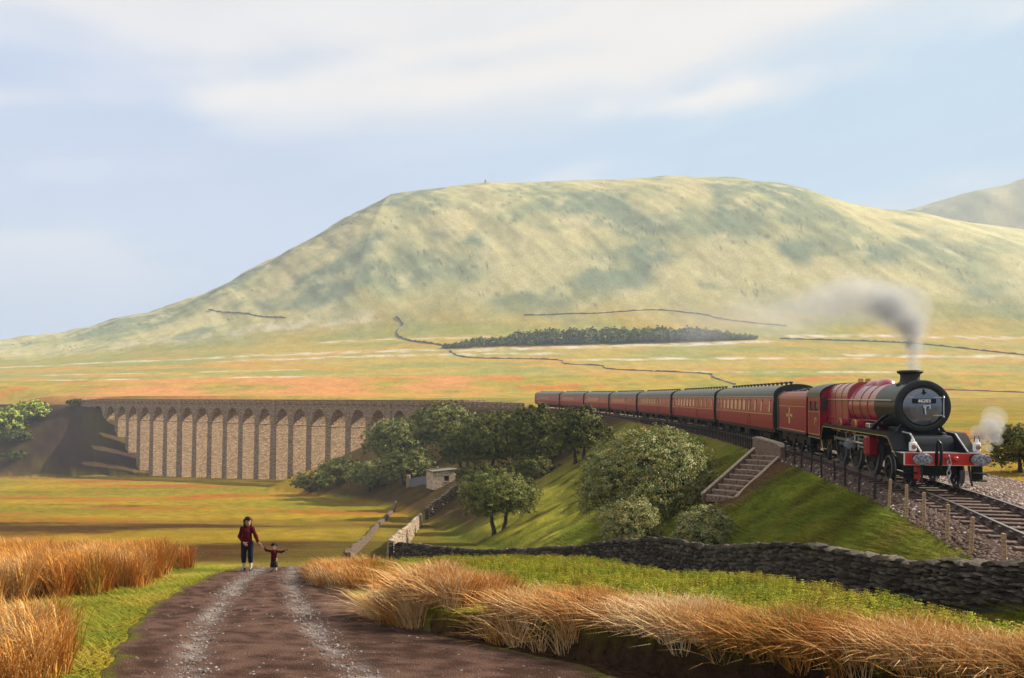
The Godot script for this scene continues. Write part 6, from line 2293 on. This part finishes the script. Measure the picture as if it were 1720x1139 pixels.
func build_people() -> void:
	var mats := {"skin": flat("skin", 0.27, 0.145, 0.095, 0.55), "dark": flat("eye_dark", 0.02, 0.015, 0.012, 0.3), "lips": flat("lips", 0.35, 0.12, 0.10, 0.5), "hair": flat("dark_hair", 0.018, 0.014, 0.013, 0.5), "top": flat("maroon_wool", 0.06, 0.006, 0.010, 0.9), "legs": flat("navy_cloth", 0.012, 0.016, 0.032, 0.85), "sock": flat("white_sock", 0.5, 0.48, 0.45, 0.85), "shoe": flat("dark_shoe", 0.02, 0.02, 0.022, 0.5)}
	mats.hair.metallic_specular = 0.12
	mats.top.metallic_specular = 0.15
	mats.legs.metallic_specular = 0.15
	mats.skin.subsurf_scatter_enabled = true
	mats.hair.metallic_specular = 0.12
	mats.top.metallic_specular = 0.15
	mats.legs.metallic_specular = 0.15
	mats.skin.subsurf_scatter_strength = 0.1
	var at := ground(-8.69, -25.4) + Vector3(0, 0.03, 0)
	var o := thing("person", "adult walker with dark hair, maroon top, navy trousers and white socks holding a child's hand", "person", at)
	var a := {"head": Vector3(0.03, 1.60, 0.03), "look": Vector3(0.55, -0.12, 0.83).normalized(), "hs": 1.12, "neck": Vector3(0.01, 1.46, 0.0), "collar": Vector3(0.01, 1.44, 0.0), "chest": Vector3(0, 1.28, 0), "waist": Vector3(0, 1.08, 0.01), "hips": Vector3(0, 0.95, 0), "hem": Vector3(0, 0.90, 0),
		"sh_l": Vector3(-0.165, 1.385, 0), "el_l": Vector3(-0.25, 1.12, 0.0), "wr_l": Vector3(-0.06, 0.95, 0.17), "cu_l": Vector3(-0.10, 0.985, 0.14), "hd_l": Vector3(0.7, -0.7, 0.15), "pl_l": Vector3(0, 0, -1),
		"sh_r": Vector3(0.165, 1.385, 0), "el_r": Vector3(0.29, 1.13, 0.02), "wr_r": Vector3(0.40, 0.93, 0.10), "cu_r": Vector3(0.375, 0.97, 0.085), "hd_r": Vector3(0.75, -0.62, 0.25), "pl_r": Vector3(0, 0, 1),
		"hip_l": Vector3(-0.10, 0.90, 0), "hip_r": Vector3(0.10, 0.90, 0), "kn_l": Vector3(-0.11, 0.49, 0.03), "kn_r": Vector3(0.11, 0.49, 0.02), "shin_l": Vector3(-0.11, 0.31, 0.01), "shin_r": Vector3(0.11, 0.31, 0.0), "an_l": Vector3(-0.11, 0.08, -0.01), "an_r": Vector3(0.11, 0.08, -0.02), "to_l": Vector3(-0.13, 0.04, 0.13), "to_r": Vector3(0.13, 0.04, 0.12)}
	person(o, a, 1.0, mats, true)
	var at2 := ground(-7.72, -25.1) + Vector3(0, 0.03, 0)
	o = thing("person", "small child in maroon top and dark skirt with both arms held out beside the adult", "person", at2)
	var touch := at + Vector3(0.46, 0.87, 0.13) - at2
	var m := {"skirt_l": Vector3(-0.055, 0.19, 0), "skirt_r": Vector3(0.055, 0.19, 0)}
	m.merge({"head": Vector3(0.0, 0.80, 0.02), "look": Vector3(0.0, 0.0, 1.0), "hs": 0.88, "neck": Vector3(0, 0.69, 0), "collar": Vector3(0, 0.68, 0), "chest": Vector3(0, 0.60, 0), "waist": Vector3(0, 0.48, 0), "hips": Vector3(0, 0.42, 0), "hem": Vector3(0, 0.39, 0),
		"sh_l": Vector3(-0.10, 0.65, 0), "el_l": Vector3(-0.25, 0.68, 0.0), "wr_l": touch + Vector3(0.07, -0.05, 0), "cu_l": touch + Vector3(0.12, -0.07, 0), "hd_l": Vector3(-0.85, 0.5, 0), "pl_l": Vector3(0, 0, -1),
		"sh_r": Vector3(0.10, 0.65, 0), "el_r": Vector3(0.24, 0.63, 0.03), "wr_r": Vector3(0.38, 0.69, 0.06), "cu_r": Vector3(0.35, 0.675, 0.055), "hd_r": Vector3(0.85, 0.45, 0.1), "pl_r": Vector3(0, 0, 1),
		"hip_l": Vector3(-0.055, 0.40, 0), "hip_r": Vector3(0.055, 0.40, 0), "kn_l": Vector3(-0.065, 0.22, 0.01), "kn_r": Vector3(0.065, 0.22, 0.01), "an_l": Vector3(-0.07, 0.05, 0), "an_r": Vector3(0.07, 0.05, 0), "to_l": Vector3(-0.08, 0.025, 0.08), "to_r": Vector3(0.08, 0.025, 0.08)})
	var legs := flat("dark_skirt", 0.014, 0.011, 0.013, 0.9)
	var mats2 := mats.duplicate()
	mats2.legs = legs
	person(o, m, 0.62, mats2, false)

# ---------------------------------------------------------------- steps, hut, cairn, smoke
func build_small() -> void:
	var stone := flat("step_stone", 1, 1, 1, 0.95)
	grain(stone, noise_tex(92, 0.05, lin(0.10, 0.065, 0.045), lin(0.30, 0.21, 0.15), 5, 128), 1.2)
	var kerb := flat("kerb_stone", 1, 1, 1, 0.9)
	grain(kerb, noise_tex(93, 0.05, lin(0.22, 0.17, 0.125), lin(0.46, 0.38, 0.29), 5, 128), 1.2)
	var top := Vector3(14.75, 0, -44.4)
	var foot := Vector3(10.9, 0, -40.6)
	top.y = -0.30
	foot.y = land(foot.x, -foot.z) + 0.05
	var o := thing("stone_steps", "worn stone steps with pale kerbs climbing the bank to the track", "steps", foot)
	var run := top - foot
	var ax := Vector3(run.x, 0, run.z).normalized()
	var az := ax.cross(Vector3.UP)
	var n := 9
	var tread := Vector3(run.x, 0, run.z).length() / n
	var bs := Basis(ax, Vector3.UP, az * -1.0)
	var rng := RandomNumberGenerator.new()
	rng.seed = 93
	for k in n:
		var y := run.y * (k + 1) / n
		for h in 2:
			var w := 0.72 + rng.randf_range(-0.08, 0.08)
			var g := Geo.new()
			g.box(ax * (tread * (k + 0.5)) + az * (-0.42 if h == 0 else 0.42) + Vector3.UP * (y - 0.17 + rng.randf_range(-0.012, 0.012)), Vector3(tread + 0.05, 0.36, 0.83), 0.035, bs)
			part("step", g, stone, o)
			g = Geo.new()
			g.box(ax * (tread * k + 0.06) + az * (-0.42 if h == 0 else 0.42) + Vector3.UP * (y + 0.015), Vector3(0.13, 0.05, 0.82), 0.015, bs)
			part("nosing", g, kerb, o)
	var slope := run.normalized()
	var sb := Basis(slope, az.cross(slope) * -1.0, az * -1.0)
	for sd: float in [-1.0, 1.0]:
		var g := Geo.new()
		g.box(run * 0.5 + az * (sd * 0.98) + Vector3.UP * 0.12, Vector3(run.length() + 0.2, 0.40, 0.18), 0.04, sb)
		var s := part("string_wall", g, stone, o)
		g = Geo.new()
		g.box(run * 0.5 + az * (sd * 0.98) + Vector3.UP * 0.35, Vector3(run.length() + 0.25, 0.07, 0.20), 0.02, sb)
		part("coping", g, kerb, s)
	# the slab wall at the head of the steps
	var a := Vector3(14.72, 0, -46.3)
	var b := Vector3(15.22, 0, -42.9)
	o = thing("landing_wall", "brown stone parapet wall beside the track at the head of the steps", "wall", Vector3(14.97, -0.5, -44.6))
	var d := (b - a).normalized()
	var g := Geo.new()
	g.prism(PackedVector2Array([Vector2(0, -0.5), Vector2(0, 1.12), Vector2(0.35, 1.2), Vector2(3.0, 0.98), Vector2(3.4, 0.8), Vector2(3.4, -0.5)]), a - Vector3(14.97, 0, -44.6), d, Vector3.UP, d.cross(Vector3.UP) * 0.34)
	part("walling", g, stone, o)
	g = Geo.new()
	g.prism(PackedVector2Array([Vector2(-0.03, 1.13), Vector2(0.35, 1.215), Vector2(3.02, 0.995), Vector2(3.43, 0.81), Vector2(3.43, 0.74), Vector2(3.0, 0.93), Vector2(0.35, 1.14), Vector2(-0.03, 1.06)]), a - Vector3(14.97, 0, -44.6) - d.cross(Vector3.UP) * 0.03, d, Vector3.UP, d.cross(Vector3.UP) * 0.40)
	part("coping", g, kerb, o)
	# the hut in the hollow
	var hp := ground(-13.1, -150.0)
	o = thing("stone_hut", "small stone hut with dark window opening and mossy slab roof below the trees", "hut", hp, 0.42)
	var wall := flat("hut_stone", 1, 1, 1, 0.95)
	grain(wall, masonry("hut", 95, [lin(0.50, 0.40, 0.28), lin(0.40, 0.31, 0.21), lin(0.58, 0.48, 0.36)], lin(0.18, 0.14, 0.10), 22, 12, 256), 0.28, null, 0.0, false)
	g = Geo.new()
	var W := 4.8
	var H := 2.9
	var D := 3.6
	g.box(Vector3(-W * 0.5 + 1.15, H * 0.5 - 0.3, 0), Vector3(2.3, H + 0.6, 0.4), 0.0)
	g.box(Vector3(W * 0.5 - 0.75, H * 0.5 - 0.3, 0), Vector3(1.5, H + 0.6, 0.4), 0.0)
	g.box(Vector3(0.4, 0.15, 0), Vector3(1.0, 1.5, 0.398), 0.0)
	g.box(Vector3(0.4, H - 0.38, 0), Vector3(1.0, 0.78, 0.398), 0.0)
	for sd: float in [-1.0, 1.0]:
		g.box(Vector3(sd * (W * 0.5 - 0.2), H * 0.5 - 0.3, -D * 0.5 - 0.2), Vector3(0.4, H + 0.6, D), 0.0)
	g.box(Vector3(0, H * 0.5 - 0.3, -D), Vector3(W - 0.8, H + 0.6, 0.4), 0.0)
	part("wall", g, wall, o)
	g = Geo.new()
	g.box(Vector3(0, H + 0.16, -D * 0.5), Vector3(W + 0.5, 0.24, D + 0.8), 0.05, Basis(Vector3(0, 0, 1), 0.06))
	part("roof", g, grain(flat("mossy_roof", 1, 1, 1, 0.95), noise_tex(96, 0.05, lin(0.08, 0.075, 0.05), lin(0.22, 0.21, 0.15), 4, 128), 0.8), o)
	g = Geo.new()
	g.box(Vector3(0.4, H - 0.8, 0.03), Vector3(1.3, 0.2, 0.46), 0.03)
	part("lintel", g, kerb, o)
	g = Geo.new()
	g.box(Vector3(0.4, 0.93, 0.06), Vector3(1.2, 0.1, 0.5), 0.02)
	part("sill", g, kerb, o)
	# the cairn on the summit
	var cp := ground(-48.0, -1400.0)
	o = thing("summit_cairn", "tiny stone cairn on the left end of the fell's flat summit", "cairn", cp)
	g = Geo.new()
	g.lathe(Vector3(0, -1.5, 0), Vector3.UP, [Vector2(3.0, 0), Vector2(2.4, 3.0), Vector2(1.6, 6.0), Vector2(0.9, 8.0), Vector2(0, 8.3)], 9)
	part("stones", g, stone, o)

# smoke and steam: many soft puffs of thin vapour
func puffs(called: String, label: String, category: String, at: Vector3, list: Array) -> void:
	var o := thing(called, label, category, at)
	var mats := {}
	for q in list:
		var f := FogVolume.new()
		f.name = "puff"
		f.shape = RenderingServer.FOG_VOLUME_SHAPE_ELLIPSOID
		f.position = Vector3(q[0]) - at
		f.size = Vector3(q[1]) * 2.0
		f.rotation = q[4]
		var key := "%s %.4f" % [q[3], q[2]]
		if not mats.has(key):
			var m := FogMaterial.new()
			m.resource_name = "smoke"
			m.density = q[2]
			m.albedo = q[3]
			mats[key] = m
		f.material = mats[key]
		o.add_child(f, true)
		o.set_meta("kind", "stuff")

func build_smoke() -> void:
	var rng := RandomNumberGenerator.new()
	rng.seed = 99
	var chim := on_line(tab(CS, 25.4) + 3.35, 0.0, 4.05)
	# the plume climbs, then trails back over the train
	var spine := [[Vector3(0, -0.1, 0), 0.24, 2.2], [Vector3(0.03, 0.55, 0.0), 0.33, 1.6], [Vector3(0.06, 1.2, -0.05), 0.48, 1.05], [Vector3(0.0, 1.9, -0.2), 0.68, 0.72], [Vector3(-0.3, 2.5, -0.5), 0.88, 0.50], [Vector3(-0.85, 2.85, -1.3), 1.02, 0.38], [Vector3(-1.5, 2.9, -2.8), 1.12, 0.26], [Vector3(-2.0, 2.9, -5.0), 1.2, 0.17], [Vector3(-2.4, 2.85, -8.0), 1.3, 0.105], [Vector3(-2.8, 2.9, -12.0), 1.5, 0.06], [Vector3(-3.3, 3.2, -17.0), 1.8, 0.032], [Vector3(-4.0, 3.7, -23.0), 2.2, 0.014]]
	var list := []
	for i in spine.size() - 1:
		var a: Array = spine[i]
		var b: Array = spine[i + 1]
		var n := 11 if i < 7 else 9
		for k in n:
			var f := (k + rng.randf()) / n
			var r: float = lerpf(a[1], b[1], f)
			var p := Vector3(a[0]).lerp(b[0], f) + Vector3(rng.randfn(), rng.randfn(), rng.randfn()) * r * 0.27
			var w := r * rng.randf_range(0.5, 0.85)
			var dens: float = snappedf(lerpf(a[2], b[2], f) * 0.28, 0.02 if i < 6 else 0.002)
			list.append([chim + p, Vector3(w * rng.randf_range(0.8, 1.3), w * rng.randf_range(0.75, 1.1), w * rng.randf_range(0.8, 1.5)), dens, Color(0.955, 0.97, 0.995), Vector3(rng.randf(), rng.randf() * 3, rng.randf())])
	puffs("chimney_smoke", "grey and white smoke plume rising from the engine's chimney and trailing back", "smoke", chim, list)
	var z := on_line(tab(CS, 25.4) + 0.7, 1.5, 1.5)
	list = []
	for k in 16:
		var f := k / 15.0
		var r := lerpf(0.18, 0.42, f)
		list.append([z + Vector3(0.25 + 0.2 * f + rng.randfn() * 0.16, 0.0 + 0.75 * f + rng.randfn() * 0.12, -0.3 + rng.randfn() * 0.3), Vector3(r, r * 0.9, r) * rng.randf_range(0.6, 1.0), snappedf(lerpf(1.5, 0.5, f), 0.1), Color(0.99, 0.99, 0.99), Vector3(rng.randf(), rng.randf(), 0)])
	puffs("cylinder_steam", "small white puff of steam beside the engine's right-hand buffer", "steam", z, list)
	z = on_line(tab(CS, 25.4) + 6.9, -1.35, 1.05)
	list = []
	for k in 12:
		list.append([z + on_line(100.0) * 0.0 + Vector3(0.07 * rng.randfn(), 0.09 * rng.randfn(), 0.55 * rng.randfn()), Vector3.ONE * rng.randf_range(0.06, 0.14), 2.6, Color(0.99, 0.99, 0.99), Vector3.ZERO])
	puffs("drain_steam", "wisp of white steam by the driving wheels behind the red cylinder", "steam", z, list)
